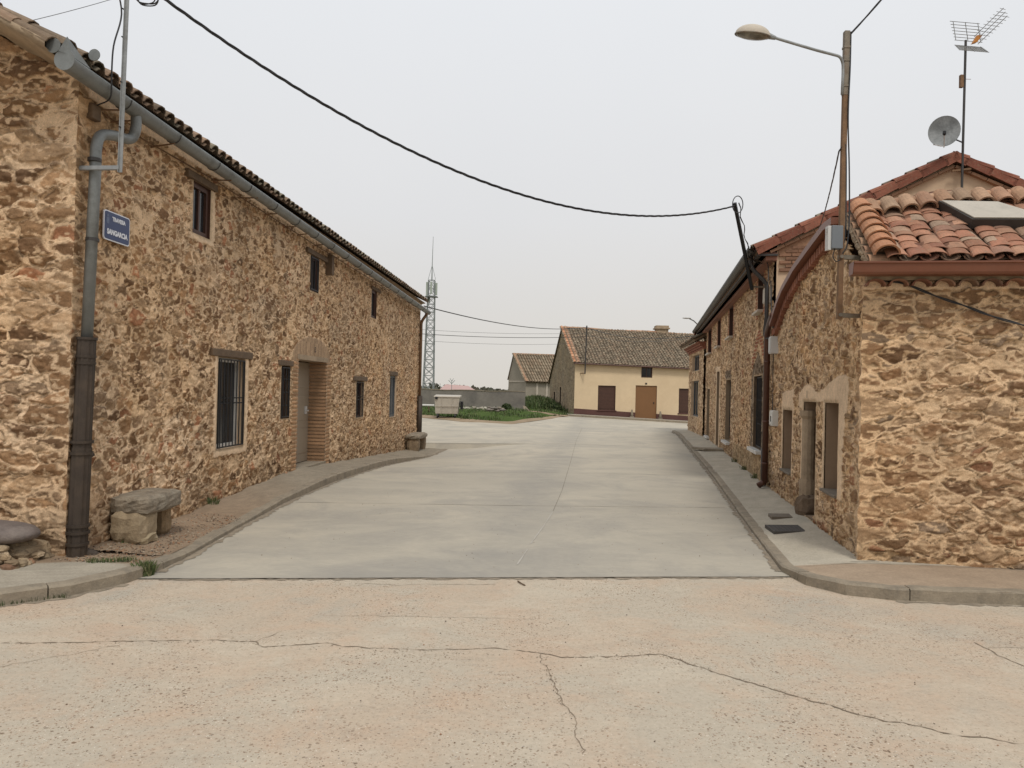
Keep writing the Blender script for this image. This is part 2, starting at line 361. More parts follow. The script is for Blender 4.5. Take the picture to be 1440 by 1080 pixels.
def lines(a, b, step, marks):
    xs = [a]
    while xs[-1] < b: xs.append(xs[-1] + step(xs[-1]))
    xs = np.array(xs); xs = xs * 1.0
    xs = a + (xs - a) * (b - a) / (xs[-1] - a)
    for m in marks:
        if a < m < b:
            i = int(np.argmin(abs(xs - m)))
            if abs(xs[i] - m) < .6 * step(m) and 0 < i < len(xs) - 1: xs[i] = m
            else: xs = np.sort(np.append(xs, m))
    return xs
def inpoly(S, Z, poly):
    ins = np.zeros(S.shape, bool); n = len(poly)
    for i in range(n):
        x0, y0 = poly[i]; x1, y1 = poly[(i + 1) % n]
        if y0 == y1: continue
        c = ((y0 > Z) != (y1 > Z)) & (S < (x1 - x0) * (Z - y0) / (y1 - y0) + x0)
        ins ^= c
    return ins
def rubble(name, w, s0, s1, zlo, zhi, holes, sty, parent, seed, ds=lambda s: .013, dz=.013, zmin=None, zmax=None, regions=(), end_n=(None, None), amp=1.0, quoin=None):
    sm = sorted({h[0] for h in holes} | {h[1] for h in holes}); zm = sorted({h[2] for h in holes} | {h[3] for h in holes})
    xs = lines(s0, s1, ds, sm); zs = lines(zmin, zmax, lambda z: dz, zm)
    S, Z = np.meshgrid(xs, zs)
    top = zhi(S); Zc = np.minimum(Z, top)
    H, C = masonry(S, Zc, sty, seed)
    if quoin:   # bigger stones near a corner
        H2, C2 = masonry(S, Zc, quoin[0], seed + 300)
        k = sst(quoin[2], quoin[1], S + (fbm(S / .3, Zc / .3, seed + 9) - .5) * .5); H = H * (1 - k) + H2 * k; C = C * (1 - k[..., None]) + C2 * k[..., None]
    if sty in ('facade', 'old', 'street'):   # patches laid in bigger stones
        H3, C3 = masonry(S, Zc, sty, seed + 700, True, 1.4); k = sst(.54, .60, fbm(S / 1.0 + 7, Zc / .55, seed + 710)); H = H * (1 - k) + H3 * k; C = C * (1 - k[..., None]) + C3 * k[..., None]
    H = H * amp
    wob = (fbm(S / .05, Zc / .05, seed + 80) - .5) * .05
    base_ = np.vectorize(lambda v: v)(zlo(S) if not np.isscalar(zlo(S)) else S * 0 + zlo(S))
    dmp = (1 - sst(.05, .55, Zc - base_ - .12 + (fbm(S / .5, Zc / .3, seed + 99) - .5) * .6)) * .20
    C = C * (1 - dmp)[..., None] * np.array((1.065, .995, .90))
    for kind, poly in regions:
        ins = inpoly(S + wob, Zc + wob * .7, poly)
        if kind == 'plaster':
            H = np.where(ins, .022 + (fbm(S / .3, Zc / .3, 3) - .5) * .012, H); col = np.array((.74, .545, .365)) * (.93 + .14 * fbm(S / .4, Zc / .4, 4))[..., None]
        elif kind in ('brick', 'redbrick', 'soldier'):
            if kind == 'soldier': q = S / .075; q2 = Zc / .3
            else: q = Zc / .066; q2 = S / .26 + .5 * np.mod(np.floor(Zc / .066), 2)
            fz = q - np.floor(q); jn = sst(.12, .26, fz) * sst(.98, .86, fz)
            rr = h2(np.floor(q), np.floor(q2), seed + 5)
            base = np.array((.33, .125, .07) if kind == 'redbrick' else (.40, .235, .13) if kind == 'brick' else (.36, .24, .155))
            if kind == 'soldier': jn = .55 * jn + .25
            col = base * (.72 + .5 * rr)[..., None] * jn[..., None] + np.array((.50, .36, .225)) * (1 - jn)[..., None]
            H = np.where(ins, .004 + .014 * jn * (.6 + .6 * rr), H)
        elif kind == 'darkstone':
            col = C * np.array((.42, .45, .5)); H = np.where(ins, H * .6 + .02, H)
        elif kind == 'band':
            H = np.where(ins, H * .5 + .02, H); col = C * .5 + np.array((.33, .25, .14)) * .4
        C = np.where(ins[..., None], col, C)
    for a0, a1, b0, b1 in holes:
        dx = np.maximum(np.maximum(a0 - S, S - a1), 0); dz_ = np.maximum(np.maximum(b0 - Zc, Zc - b1), 0)
        d = np.sqrt(dx * dx + dz_ * dz_); k = sst(.0, .045, d); H = H * k + .012 * (1 - k)
        k2 = sst(.0, .055, d + (vnoise(S / .05, Zc / .05, seed + 90) - .5) * .04)[..., None]; C = C * k2 + np.array((.50, .37, .24)) * (1 - k2)
    n3 = np.array(w.n); d3 = np.array(w.d)
    X = np.array(w.o)[None, None, :] + S[..., None] * d3 + Zc[..., None] * np.array((0, 0, 1.)) + H[..., None] * n3
    for (en, se) in ((end_n[0], s0), (end_n[1], s1)):
        if en is not None:   # rounded irregular corner shared by two walls
            zz = Zc; cw = .005 + .075 * fbm(zz / .13, zz * 0 + 3.3, 7) ; k = (1 - sst(0, .16, abs(S - se)))
            X = X + (k * cw)[..., None] * np.array(en)[None, None, :]
            X = X + (k * (cw - H))[..., None] * n3
    ny, nx = S.shape; vid = np.arange(ny * nx).reshape(ny, nx)
    cs = (S[:-1, :-1] + S[1:, 1:]) / 2; cz = (Z[:-1, :-1] + Z[1:, 1:]) / 2
    keep = Z[:-1, :-1] < top[:-1, :-1] + 1e-6
    for a0, a1, b0, b1 in holes: keep &= ~((cs > a0) & (cs < a1) & (cz > b0) & (cz < b1))
    keep &= Zc[1:, :-1] > zlo(S[:-1, :-1]) - .08
    q = np.stack([vid[:-1, :-1], vid[:-1, 1:], vid[1:, 1:], vid[1:, :-1]], -1)[keep]
    if (w.d.cross(Vector((0, 0, 1)))).dot(w.n) < 0: q = q[:, ::-1]
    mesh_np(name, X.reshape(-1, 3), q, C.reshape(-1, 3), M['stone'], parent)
def mesh_np(name, X, q, C, mat, parent=None, smooth=True):
    off = np.array(root_loc(parent)); used = np.unique(q); mp = np.full(len(X), -1); mp[used] = np.arange(len(used)); X = X[used] - off; q = mp[q]
    me = bpy.data.meshes.new(name); me.vertices.add(len(X)); me.vertices.foreach_set('co', X.astype(np.float32).ravel())
    me.loops.add(q.size); me.loops.foreach_set('vertex_index', q.astype(np.int32).ravel())
    me.polygons.add(len(q)); me.polygons.foreach_set('loop_start', np.arange(0, q.size, 4, dtype=np.int32))
    me.update(calc_edges=True); me.validate()
    if C is not None:
        at = me.attributes.new('col', 'FLOAT_COLOR', 'POINT'); arr = np.ones((len(X), 4), np.float32); arr[:, :3] = C[used]; at.data.foreach_set('color', arr.ravel())
    return link(name, me, mat, parent, smooth)

# ------------------------------------------------------------------ roof tiles
TP = {
    'left': [(.20, .145, .10), (.25, .18, .125), (.16, .12, .085), (.28, .19, .13), (.22, .19, .14)],
    'near': [(.32, .15, .095), (.35, .175, .11), (.28, .13, .085), (.36, .20, .13), (.32, .205, .14), (.27, .15, .105), (.38, .19, .12), (.33, .175, .115), (.37, .26, .185)],
    'orange': [(.46, .225, .125), (.42, .20, .11), (.50, .27, .155)],
    'ridge': [(.40, .235, .145), (.34, .195, .125), (.42, .265, .17), (.35, .235, .155)],
    'red': [(.225, .085, .055), (.20, .075, .05), (.25, .10, .065)],
    'far': [(.27, .215, .15), (.23, .18, .125), (.29, .23, .16), (.25, .185, .125), (.20, .16, .11), (.27, .20, .135)],
}
def barrel(mb, c, a, u, n, L, r0, r1, seg, col, hgt=.8, th=.014, inv=False):
    """one curved tile: lower-end centre c, across a, uphill u, normal n"""
    sg = -1 if inv else 1; n0 = len(mb.v)
    for (p, r) in ((c, r0), (c + u * L, r1)):
        mb.verts([p + a * (-cos(pi * k / seg) * r) + n * (sg * sin(pi * k / seg) * r * hgt) for k in range(seg + 1)], col)
    for k in range(seg): mb.f.append((n0 + k, n0 + k + 1, n0 + seg + 2 + k, n0 + seg + 1 + k))
    if th:
        m0 = len(mb.v); ri = r0 - th
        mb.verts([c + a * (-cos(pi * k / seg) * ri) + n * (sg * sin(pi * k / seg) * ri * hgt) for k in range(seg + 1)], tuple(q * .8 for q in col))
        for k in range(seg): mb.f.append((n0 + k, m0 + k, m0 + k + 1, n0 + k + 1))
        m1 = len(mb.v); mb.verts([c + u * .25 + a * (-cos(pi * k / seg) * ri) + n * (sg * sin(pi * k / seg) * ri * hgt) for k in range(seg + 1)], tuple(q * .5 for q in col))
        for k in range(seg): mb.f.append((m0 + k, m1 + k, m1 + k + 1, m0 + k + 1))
def tiles(mb, O, a, u, n, width, length, pitch, course, r, seg, pal, seed, jit=1.0, channel=True, skip=None, rt=.80, hg=.8):
    rg = random.Random(seed); a = a.normalized(); u = u.normalized(); n = n.normalized()
    P = TP[pal]; nc = int(width / pitch) + 1; nr = int(math.ceil(length / course))
    for i in range(nc):
        sx = (rg.random() - .5) * .012 * jit
        for j in range(nr):
            if skip and skip(i * pitch, j * course): continue
            col = rg.choice(P); q = .8 + .4 * rg.random(); col = tuple(v * q for v in col)
            LL = min(course + .06, length - j * course + .02)
            c = O + a * (i * pitch + sx + (rg.random() - .5) * .014 * jit) + u * (j * course + (rg.random() - .5) * .03 * jit) + n * (.045 + .008 * rg.random())
            aa = (a + u * (rg.random() - .5) * .07 * jit).normalized(); uu = (u + a * (rg.random() - .5) * .05 * jit - n * .03).normalized()
            barrel(mb, c, aa, uu, n, LL, r, r * rt, seg, col, hg)
            if channel:
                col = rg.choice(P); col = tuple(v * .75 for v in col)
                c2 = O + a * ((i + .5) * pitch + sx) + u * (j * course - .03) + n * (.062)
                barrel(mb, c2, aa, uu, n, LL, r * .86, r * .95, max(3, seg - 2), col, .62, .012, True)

# ------------------------------------------------------------------ ground heights
def gz(x, y):
    d = -.28 * math.exp(-((y - 22.5) / 5.5) ** 2) / (1 + math.exp(min(60, (x + .6) / .55)))
    if y > 34: d += min(1, (y - 34) / 8) * (-.04 * (min(max(x, 1), 13) - 7.5)) * .9 + min(1, (y - 34) / 8) * .0
    return d
def interp(pts, v, i=0, j=1):
    if v <= pts[0][i]: return pts[0][j]
    for p, q in zip(pts, pts[1:]):
        if v <= q[i]: return p[j] + (q[j] - p[j]) * (v - p[i]) / (q[i] - p[i])
    return pts[-1][j]
def sheet(name, rows, mat, zoff=0, zf=None, colf=None, ncol=24, smooth=True, parent=None):
    """rows: list of (y, xl, xr)"""
    X = []; C = []
    for y, xl, xr in rows:
        for k in range(ncol + 1):
            x = xl + (xr - xl) * k / ncol; z = (zf(x, y, k / ncol) if zf else gz(x, y)) + zoff
            X.append((x, y, z)); C.append(colf(x, y) if colf else (1, 1, 1))
    nr = len(rows); vid = np.arange(nr * (ncol + 1)).reshape(nr, ncol + 1)
    q = np.stack([vid[:-1, :-1], vid[:-1, 1:], vid[1:, 1:], vid[1:, :-1]], -1).reshape(-1, 4)
    return mesh_np(name, np.array(X), q, np.array(C), mat, parent, smooth)
def fr(a, b, st):
    n = max(1, int(round((b - a) / st))); return [a + (b - a) * k / n for k in range(n + 1)]

# the land: one sheet out to the horizon
ys = fr(-30, 4, 4) + fr(4.5, 60, .5) + [62, 66, 72, 80, 92, 110, 140, 200, 300, 500, 900, 2500]
xs = [-2500, -900, -400, -200, -100, -60, -40, -28] + fr(-20, 20, .5) + [26, 34, 50, 80, 140, 300, 900, 2500]
X = [(x, y, gz(x, y) - .05 + (0 if y < 60 else .25 * sin(x * .05) * min(1, (y - 60) / 60))) for y in ys for x in xs]
vid = np.arange(len(X)).reshape(len(ys), len(xs)); q = np.stack([vid[:-1, :-1], vid[:-1, 1:], vid[1:, 1:], vid[1:, :-1]], -1).reshape(-1, 4)
struct(mesh_np('ground', np.array(X), q, None, M['soil']))

# kerb lines (x, y)
KL = [(-13, 4.55), (-6, 4.95), (-4.6, 5.2), (-3.67, 5.47), (-3.33, 5.77), (-3.1, 6.17), (-3.03, 6.51), (-3.01, 7.03), (-3.07, 8.48), (-3.12, 10.49), (-3.03, 12.94), (-2.76, 16.6), (-2.28, 20.4), (-2.0, 23.8)]
KR = [(13, 6.0), (9, 6.05), (4.3, 6.13), (3.68, 6.16), (3.17, 6.19), (2.83, 6.32), (2.62, 6.62), (2.57, 7.08), (2.71, 7.86), (3.17, 10.37), (4.14, 15.51), (6.6, 29.6), (6.95, 32.5)]
kxl = lambda y: interp(KL, y, 1, 0); kxr = lambda y: interp(KR, y, 1, 0)
yj = lambda x: 6.62 + .108 * x
# near road and street
rows = [(y, -16, 16) for y in fr(-8, 2, 2) + fr(2.2, 6.9, .2)]
X = []; nc = 60
for k in range(nc + 1):
    x = -16 + 32 * k / nc
    for j in range(31): X.append((x, -8 + (yj(max(-4, min(x, 4))) + 8) * j / 30, 0.0))
vid = np.arange(len(X)).reshape(nc + 1, 31); q = np.stack([vid[:-1, :-1], vid[1:, :-1], vid[1:, 1:], vid[:-1, 1:]], -1).reshape(-1, 4)
ROAD = struct(mesh_np('road', np.array(X), q, None, M['road_near']))
def far_x(y):
    xl = kxl(y) if y < 23.7 else -26
    xr = kxr(y) if y < 32.6 else 15
    return xl - .05, xr + .05
X = []; nc = 28; yy = fr(0, 1, .02)
rows = []
for y in [6.62] + fr(7.0, 23.6, .35) + [23.72] + fr(24, 32.6, .4) + [32.75] + fr(33, 47.5, .5): rows.append((y,) + far_x(y))
XX = []
for y, xl, xr in rows:
    for k in range(nc + 1):
        x = xl + (xr - xl) * k / nc; y2 = yj(x) + .012 if y == 6.62 else y
        XX.append((x, y2, gz(x, y2) + .006))
vid = np.arange(len(XX)).reshape(len(rows), nc + 1); q = np.stack([vid[:-1, :-1], vid[:-1, 1:], vid[1:, 1:], vid[1:, :-1]], -1).reshape(-1, 4)
STREET = struct(mesh_np('street', np.array(XX), q, None, M['street']))

# joints and cracks: thin ribbons a few millimetres above the slabs
M['crack'] = simple('crack_dirt', (.22, .17, .12), .95, var=.3, sc=20, bump=0)
M['joint'] = simple('joint_dirt', (.23, .205, .165), .95, var=.3, sc=20, bump=0)
M['palejoint'] = simple('pale_joint', (.43, .40, .35), .9, var=.2, sc=12, bump=0)
def ribbon(mb, pts, w, z, jag=.0, seed=0, step=.04, col=None, wv=.6):
    rg = random.Random(seed); P = []
    for (x0, y0), (x1, y1) in zip(pts, pts[1:]):
        L = sqrt((x1 - x0) ** 2 + (y1 - y0) ** 2); m = max(1, int(L / step))
        for k in range(m): t = k / m; P.append([x0 + (x1 - x0) * t, y0 + (y1 - y0) * t])
    P.append(list(pts[-1])); ox = oy = 0
    for p in P[1:-1]:
        ox = ox * .7 + (rg.random() - .5) * jag; oy = oy * .7 + (rg.random() - .5) * jag; p[0] += ox; p[1] += oy
    prev = None
    for i, p in enumerate(P):
        a = P[max(0, i - 1)]; b = P[min(len(P) - 1, i + 1)]; dx, dy = b[0] - a[0], b[1] - a[1]; l = sqrt(dx * dx + dy * dy) or 1
        ww = w * (1 - wv + 2 * wv * rg.random()) / 2; nx, ny = -dy / l * ww, dx / l * ww
        zz = gz(p[0], p[1]) + z
        cur = mb.verts([(p[0] - nx, p[1] - ny, zz), (p[0] + nx, p[1] + ny, zz)], col)
        if prev is not None: mb.f.append((prev, cur, cur + 1, prev + 1))
        prev = cur
m = MB()
ribbon(m, [(-3.14, 4.7), (-2.65, 4.76), (-1.88, 4.85), (-1.6, 4.83), (-1.52, 4.75), (-1.14, 4.84), (-1.02, 4.78), (-.5, 4.76), (-.05, 4.82), (.22, 4.76), (.35, 4.68)], .007, .003, .018, 1, .025, wv=.95)
ribbon(m, [(.35, 4.68), (.98, 4.77), (1.26, 4.47), (1.55, 4.23), (1.83, 3.96), (2.17, 3.77), (2.51, 3.65), (3.2, 3.4)], .008, .003, .022, 2, .025, wv=.95)
ribbon(m, [(.22, 4.73), (.26, 4.28), (.33, 3.82), (.36, 3.45)], .004, .003, .03, 3, .03)
ribbon(m, [(3.2, 5.17), (3.21, 5.07), (3.2, 4.91), (3.23, 4.71), (3.4, 4.4)], .008, .003, .02, 4, .03)
ribbon(m, [(3.2, 5.05), (3.6, 5.08), (3.9, 5.02)], .004, .003, .02, 6, .03)
ribbon(m, [(-1.6, 4.83), (-1.5, 5.05)], .004, .003, .02, 8, .03)
ribbon(m, [(-2.4, 4.72), (-2.9, 4.3), (-3.1, 3.9)], .003, .003, .03, 9, .03)
ribbon(m, [(-1.35, 5.42), (-.6, 5.46), (.2, 5.45)], .003, .003, .03, 10, .03)
ribbon(m, [(-1.3, 6.33), (-.9, 6.30), (-.6, 6.36), (-.1, 6.4)], .005, .003, .02, 11, .03)
m.build('crack', M['crack'], ROAD)
m = MB()
ribbon(m, [(-3.0, yj(-3.0)), (2.62, yj(2.62))], .013, .0085, .008, 5, .05, wv=.9)
for yy0, x0, x1 in ((10.6, -3.0, 3.15), (15.0, -2.8, 4.0), (19.6, -2.3, 4.8), (24.5, -1.8, 5.6), (29.5, -6, 6.5), (35, -1, 8)):
    ribbon(m, [(x0, yy0), ((x0 + x1) / 2, yy0 + .15), (x1, yy0 + .4)], .012, .0085, .004, int(yy0), .3)
m.build('joint', M['joint'], STREET)
m = MB()
ribbon(m, [(.09, 7.12), (.2, 7.8)], .012, .010, .0, 5, .2, wv=.5); ribbon(m, [(.24, 8.1), (.43, 9.2), (.6, 10.3)], .012, .010, .0, 6, .2, wv=.5)
m.build('joint', M['palejoint'], STREET)
m = MB(); ribbon(m, [(.6, 10.3), (.87, 12.5), (1.45, 18), (2.19, 25.2), (3.2, 34)], .009, .0085, .0, 6, .3, wv=.3)
m.build('joint', M['joint'], STREET)

M['silt'] = simple('kerb_silt', (.25, .205, .15), .95, var=.35, sc=14, bump=.3, bsc=60)
m = MB(); ribbon(m, [(x + .03, y) for x, y in KL if 6.5 < y < 24], .07, .0105, .016, 21, .06, wv=.95); ribbon(m, [(x - .03, y) for x, y in KR if y > 7], .06, .0105, .016, 22, .06, wv=.95)
m.build('silt', M['silt'], STREET)
m = MB(); ribbon(m, [(x + .0, y - .035) for x, y in KL if y < 6.3], .07, .003, .016, 23, .05, wv=.95); ribbon(m, [(x, y - .04) for x, y in KR if y < 6.3], .06, .003, .016, 24, .05, wv=.95)
ribbon(m, [(-2.9, 6.28), (-1, 6.5), (.5, 6.66), (2.5, 6.86)], .05, .0035, .02, 25, .05, wv=.98); m.build('silt', M['silt'], ROAD)
# left house frame
dl = Vector((.0567, .9984, 0)); nl = Vector((.9984, -.0567, 0)); LO = Vector((-3.92, 6.99, 0)) - dl * .15
WL = W(LO, dl, nl); WG = W(LO - dl * .15, -nl, -dl)
BASEL = [(0, .1), (.15, .1), (1.15, .05), (2.8, .14), (5.8, .25), (7.4, .18), (9.7, .07), (14.2, -.12), (17.1, -.24)]
# left pavement
def kh_l(y): return interp([(4, .09), (6.2, .085), (7.2, .05), (9, .05), (12.5, .12), (17.5, .12), (21, .03), (24, .0)], y)
def zl(x, y, k):
    zk = gz(kxl(y), y) + kh_l(y)
    if y < 6.86: return zk + (.095 - zk) * min(1, max(0, kxl(y) - x) / .8)
    zb = interp(BASEL, (y - LO.y)); return zb + (zk - zb) * (k ** 1.3) + .008 * math.sin(x * 9 + y * 5)
def cl(x, y):
    r = RND.random()
    b = (.28, .205, .14) if y > 6.45 + .1 * sin(x * 5) else (.36, .32, .255)
    if 9 < y: t = min(1, (y - 9) / 3); b = tuple(p + (q - p) * t for p, q in zip(b, (.27, .23, .175)))
    s_ = .9 + .2 * r; return tuple(v * s_ for v in b)
rows = [(y, -13, kxl(y) - .1) for y in fr(4.6, 7.0, .06)]
struct(sheet('pavement_left', rows, M['pavement'], 0, zl, cl, 60))
rows = [(y, LO.x + .0568 * (y - LO.y) - .05, kxl(y) - .1) for y in fr(6.9, 23.8, .12)]
struct(sheet('pavement_left', rows, M['pavement'], .003, zl, cl, 14))
def kerb(name, line, hf, side, wd=.13, seglen=.85, seed=1, mat=None):
    m = MB(); rg = random.Random(seed); P = []
    for (x0, y0), (x1, y1) in zip(line, line[1:]):
        L = sqrt((x1 - x0) ** 2 + (y1 - y0) ** 2); k = max(1, int(L / .12))
        for i in range(k): P.append(Vector((x0 + (x1 - x0) * i / k, y0 + (y1 - y0) * i / k, 0)))
    P.append(Vector((*line[-1], 0)))
    acc = 0; start = 0; i = 0
    while i < len(P) - 1:
        j = i; acc = 0
        while j < len(P) - 1 and acc < seglen: acc += (P[j + 1] - P[j]).length; j += 1
        pr = None; dzz = (rg.random() - .5) * .008; tone = .85 + .3 * rg.random()
        for k in range(i, j + 1):
            a = P[max(0, k - 1)]; b = P[min(len(P) - 1, k + 1)]; d = (b - a).normalized(); nn = Vector((-d.y, d.x, 0)) * side
            p = P[k] + (d * .005 if k == i else d * -.005 if k == j else Vector()); g = gz(p.x, p.y); h = hf(p.y) + dzz + .008 + rg.uniform(-.003, .003)
            w0 = rg.uniform(-.004, .004)
            ring = [p + nn * w0 + Vector((0, 0, g - .1)), p + nn * w0 + Vector((0, 0, g + h - .015)), p + nn * (.018 + w0) + Vector((0, 0, g + h)), p + nn * wd + Vector((0, 0, g + h)), p + nn * wd + Vector((0, 0, g - .1))]
            cur = m.verts(ring, (tone,) * 3)
            if pr is not None:
                for q in range(4): m.f.append((pr + q, pr + q + 1, cur + q + 1, cur + q))
            if k == i: m.f.append(tuple(cur + q for q in range(5)))
            if k == j: m.f.append(tuple(cur + q for q in range(5))[::-1])
            pr = cur
        i = j
    return struct(m.build(name, mat or M['kerb']))
kerb('kerb_left', KL, kh_l, 1, seglen=1.0, seed=3)
kh_r = lambda y: interp([(6, .1), (6.5, .09), (7.3, .045), (10, .045), (20, .06), (30, .08)], y)
kerb('kerb_right', KR[::-1][::1], lambda y: kh_r(y), 1, seglen=1.0, seed=4, wd=.11)
BR = Vector((3.39, 7.26, 0)); dr = Vector((.1808, .9835, 0)); f2 = Vector((.9835, -.1808, 0))
WS = W(BR, dr, -f2); WF = W(BR, f2, -dr)
def cr(x, y):
    b = (.45, .405, .325) if y > 7.08 + .02 * sin(x * 7) else (.37, .285, .205)
    s_ = .95 + .1 * RND.random(); return tuple(v * s_ for v in b)
zr = lambda x, y, k: gz(x, y) + kh_r(y) + (.1 - kh_r(y)) * min(1, k * 1.5)
rows = [(y, kxr(y) + .09, 13.5) for y in [6.0, 6.03, 6.06, 6.09, 6.12, 6.14, 6.16] + fr(6.2, 7.3, .06)]
struct(sheet('pavement_right', rows, M['pavement'], 0, lambda x, y, k: kh_r(y) + (.1 - kh_r(y)) * min(1, max(0, x - kxr(y)) / .62), cr, 60))
rows = [(y, kxr(y) + .09, 3.39 + .1838 * (y - 7.26) + .15) for y in fr(7.16, 32.5, .25)]
struct(sheet('pavement_right', rows, M['pavement'], .003, zr, cr, 10))
m = MB()
ribbon(m, [(2.78, 7.02), (3.3, 7.1), (3.7, 7.08), (5.5, 6.9)], .008, .104, .008, 7, .06)
for yy0 in (10.4, 14.2, 18.5): ribbon(m, [(kxr(yy0) + .12, yy0), (3.39 + .1838 * (yy0 - 7.26), yy0 + .1)], .01, .106, .004, 3, .1)
o = m.build('pavement_joint', M['joint']); struct(o)

# ------------------------------------------------------------------ windows, doors
def ringframe(mb, w, a0, a1, z0, z1, o0, o1, t, col=None):
    w.box(mb, a0, a0 + t, z0, z1, o0, o1, col); w.box(mb, a1 - t, a1, z0, z1, o0, o1, col)
    w.box(mb, a0 + t, a1 - t, z0, z0 + t, o0, o1, col); w.box(mb, a0 + t, a1 - t, z1 - t, z1, o0, o1, col)
def reveal(mb, w, a0, a1, z0, z1, dep, e=.014, col=None):
    for q in ([(a0, z0), (a0, z1)], [(a0, z1), (a1, z1)], [(a1, z1), (a1, z0)], [(a1, z0), (a0, z0)]):
        (p0, q0), (p1, q1) = q
        mb.face([w.P(p0, q0, e), w.P(p1, q1, e), w.P(p1, q1, -dep - .02), w.P(p0, q0, -dep - .02)], col)
def window(parent, w, a0, a1, z0, z1, dep=.12, frame='blackwood', rev='plaster', lintel=None, grille=None, pane='glass', sill=None, mull=1, proud=None, back=None):
    ft = min(.055, (a1 - a0) * .16)
    m = MB(); ringframe(m, w, a0 + .003, a1 - .003, z0 + .003, z1 - .003, -dep - .03, -dep + .02, ft)
    for k in range(mull):
        x = a0 + (a1 - a0) * (k + 1) / (mull + 1); w.box(m, x - ft * .35, x + ft * .35, z0 + ft, z1 - ft, -dep - .025, -dep + .012)
    win = m.build('window', M[frame], parent)
    m = MB(); w.box(m, a0 + .01, a1 - .01, z0 + .01, z1 - .01, -dep - .028, -dep - .012); m.build('pane', M[pane], win)
    m = MB(); reveal(m, w, a0, a1, z0, z1, dep + .01); m.build('reveal', M[rev], win)
    if lintel:
        l0, l1, lh, lo = lintel; m = MB(); w.box(m, a0 - l0, a1 + l1, z1 + .004, z1 + lh, -.1, lo); m.build('lintel', M['oldwood'], win, bevel=.01)
    if sill:
        sm, sh, so = sill; m = MB(); w.box(m, a0 - .05, a1 + .05, z0 - sh, z0 - .003, -dep, so); m.build('sill', M[sm], win, bevel=.006)
    if grille:
        nb, nh, go = grille; m = MB()
        ringframe(m, w, a0 + .02, a1 - .02, z0 + .02, z1 - .02, go, go + .014, .018)
        for k in range(nb):
            x = a0 + .03 + (a1 - a0 - .06) * (k + .5) / nb; m.tube([w.P(x, z0 + .03, go + .008), w.P(x, z1 - .03, go + .008)], .0075, 6)
        for k in range(nh):
            z = z0 + (z1 - z0) * (k + 1) / (nh + 1); w.box(m, a0 + .03, a1 - .03, z - .009, z + .009, go - .002, go + .004)
            if nh == 1: w.box(m, a0 + .03, a1 - .03, z + .06, z + .075, go - .002, go + .004)
        m.build('grille', M['iron'], win)
    return win

# ================================================================== LEFT STONE HOUSE
LH = thing('stone_house', WL.P(0, 0), 'long two-storey rubble stone house with grey gutter along the left side of the street', 'house')
EAVE = 4.36
w1 = (2.79, 3.63, .79, 1.99); w2 = (5.03, 5.42, 1.11, 1.95); w4 = (9.53, 10.19, .96, 1.77); w5 = (12.87, 13.68, .86, 1.96)
u1 = (2.02, 2.46, 3.42, 4.03); u2 = (6.29, 6.76, 3.31, 3.93); u3 = (10.69, 11.18, 3.27, 3.92); dL = (5.80, 7.38, .20, 2.12)
holes = [w1, w2, w4, w5, u1, u2, u3, dL]
arch = [(5.52, 2.05)] + [(6.56 - 1.04 * cos(pi * k / 12), 2.12 + .38 * sin(pi * k / 12)) for k in range(0, 13)] + [(7.6, 2.05)]
regs = [('brick', [(5.56, .1), (5.80, .1), (5.80, 2.12), (5.56, 2.12)]), ('brick', [(7.38, .1), (7.66, .1), (7.66, 2.12), (7.38, 2.12)]), ('soldier', arch),
        ('plaster', [(2.70, .72), (2.79, .72), (2.79, 2.05), (2.70, 2.05)]), ('plaster', [(3.63, .72), (3.74, .72), (3.74, 2.05), (3.63, 2.05)]), ('plaster', [(2.7, .70), (3.74, .70), (3.74, .79), (2.7, .79)]),
        ('plaster', [(2.5, 3.42), (2.58, 3.42), (2.58, 4.03), (2.46, 4.03), (2.46, 3.42)]), ('plaster', [(1.95, 3.34), (2.56, 3.34), (2.56, 3.42), (1.95, 3.42)]),
        ('plaster', [(0, 4.22), (17.2, 4.2), (17.2, 4.5), (0, 4.5)])]
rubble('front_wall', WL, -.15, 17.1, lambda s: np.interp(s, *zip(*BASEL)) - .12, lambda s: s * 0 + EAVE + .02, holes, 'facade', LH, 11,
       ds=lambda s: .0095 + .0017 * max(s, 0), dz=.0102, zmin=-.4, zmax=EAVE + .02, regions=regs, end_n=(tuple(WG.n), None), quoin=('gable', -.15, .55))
rk = lambda t: EAVE - .02 + .52 * t
rubble('gable_wall', WG, 0, 8, lambda s: s * 0, lambda s: np.minimum(rk(s), rk(8 - s)), [], 'gable', LH, 12, ds=lambda s: .0095 if s < 1.5 else .05 + .02 * s, dz=.0100, zmin=0, zmax=6.9, end_n=(tuple(WL.n), None))
far = W(WL.P(17.1, 0), -nl, dl)
rubble('end_wall', far, 0, 8, lambda s: s * 0 - .5, lambda s: np.minimum(rk(s), rk(8 - s)), [], 'facade', LH, 13, ds=lambda s: .06, dz=.06, zmin=-.6, zmax=6.9)
m = MB(); bk = W(WL.P(0, 0, -8), dl, -nl); m.face([bk.P(0, -.5), bk.P(17.1, -.5), bk.P(17.1, EAVE), bk.P(0, EAVE)]); m.build('rear_wall', M['plaster'], LH)
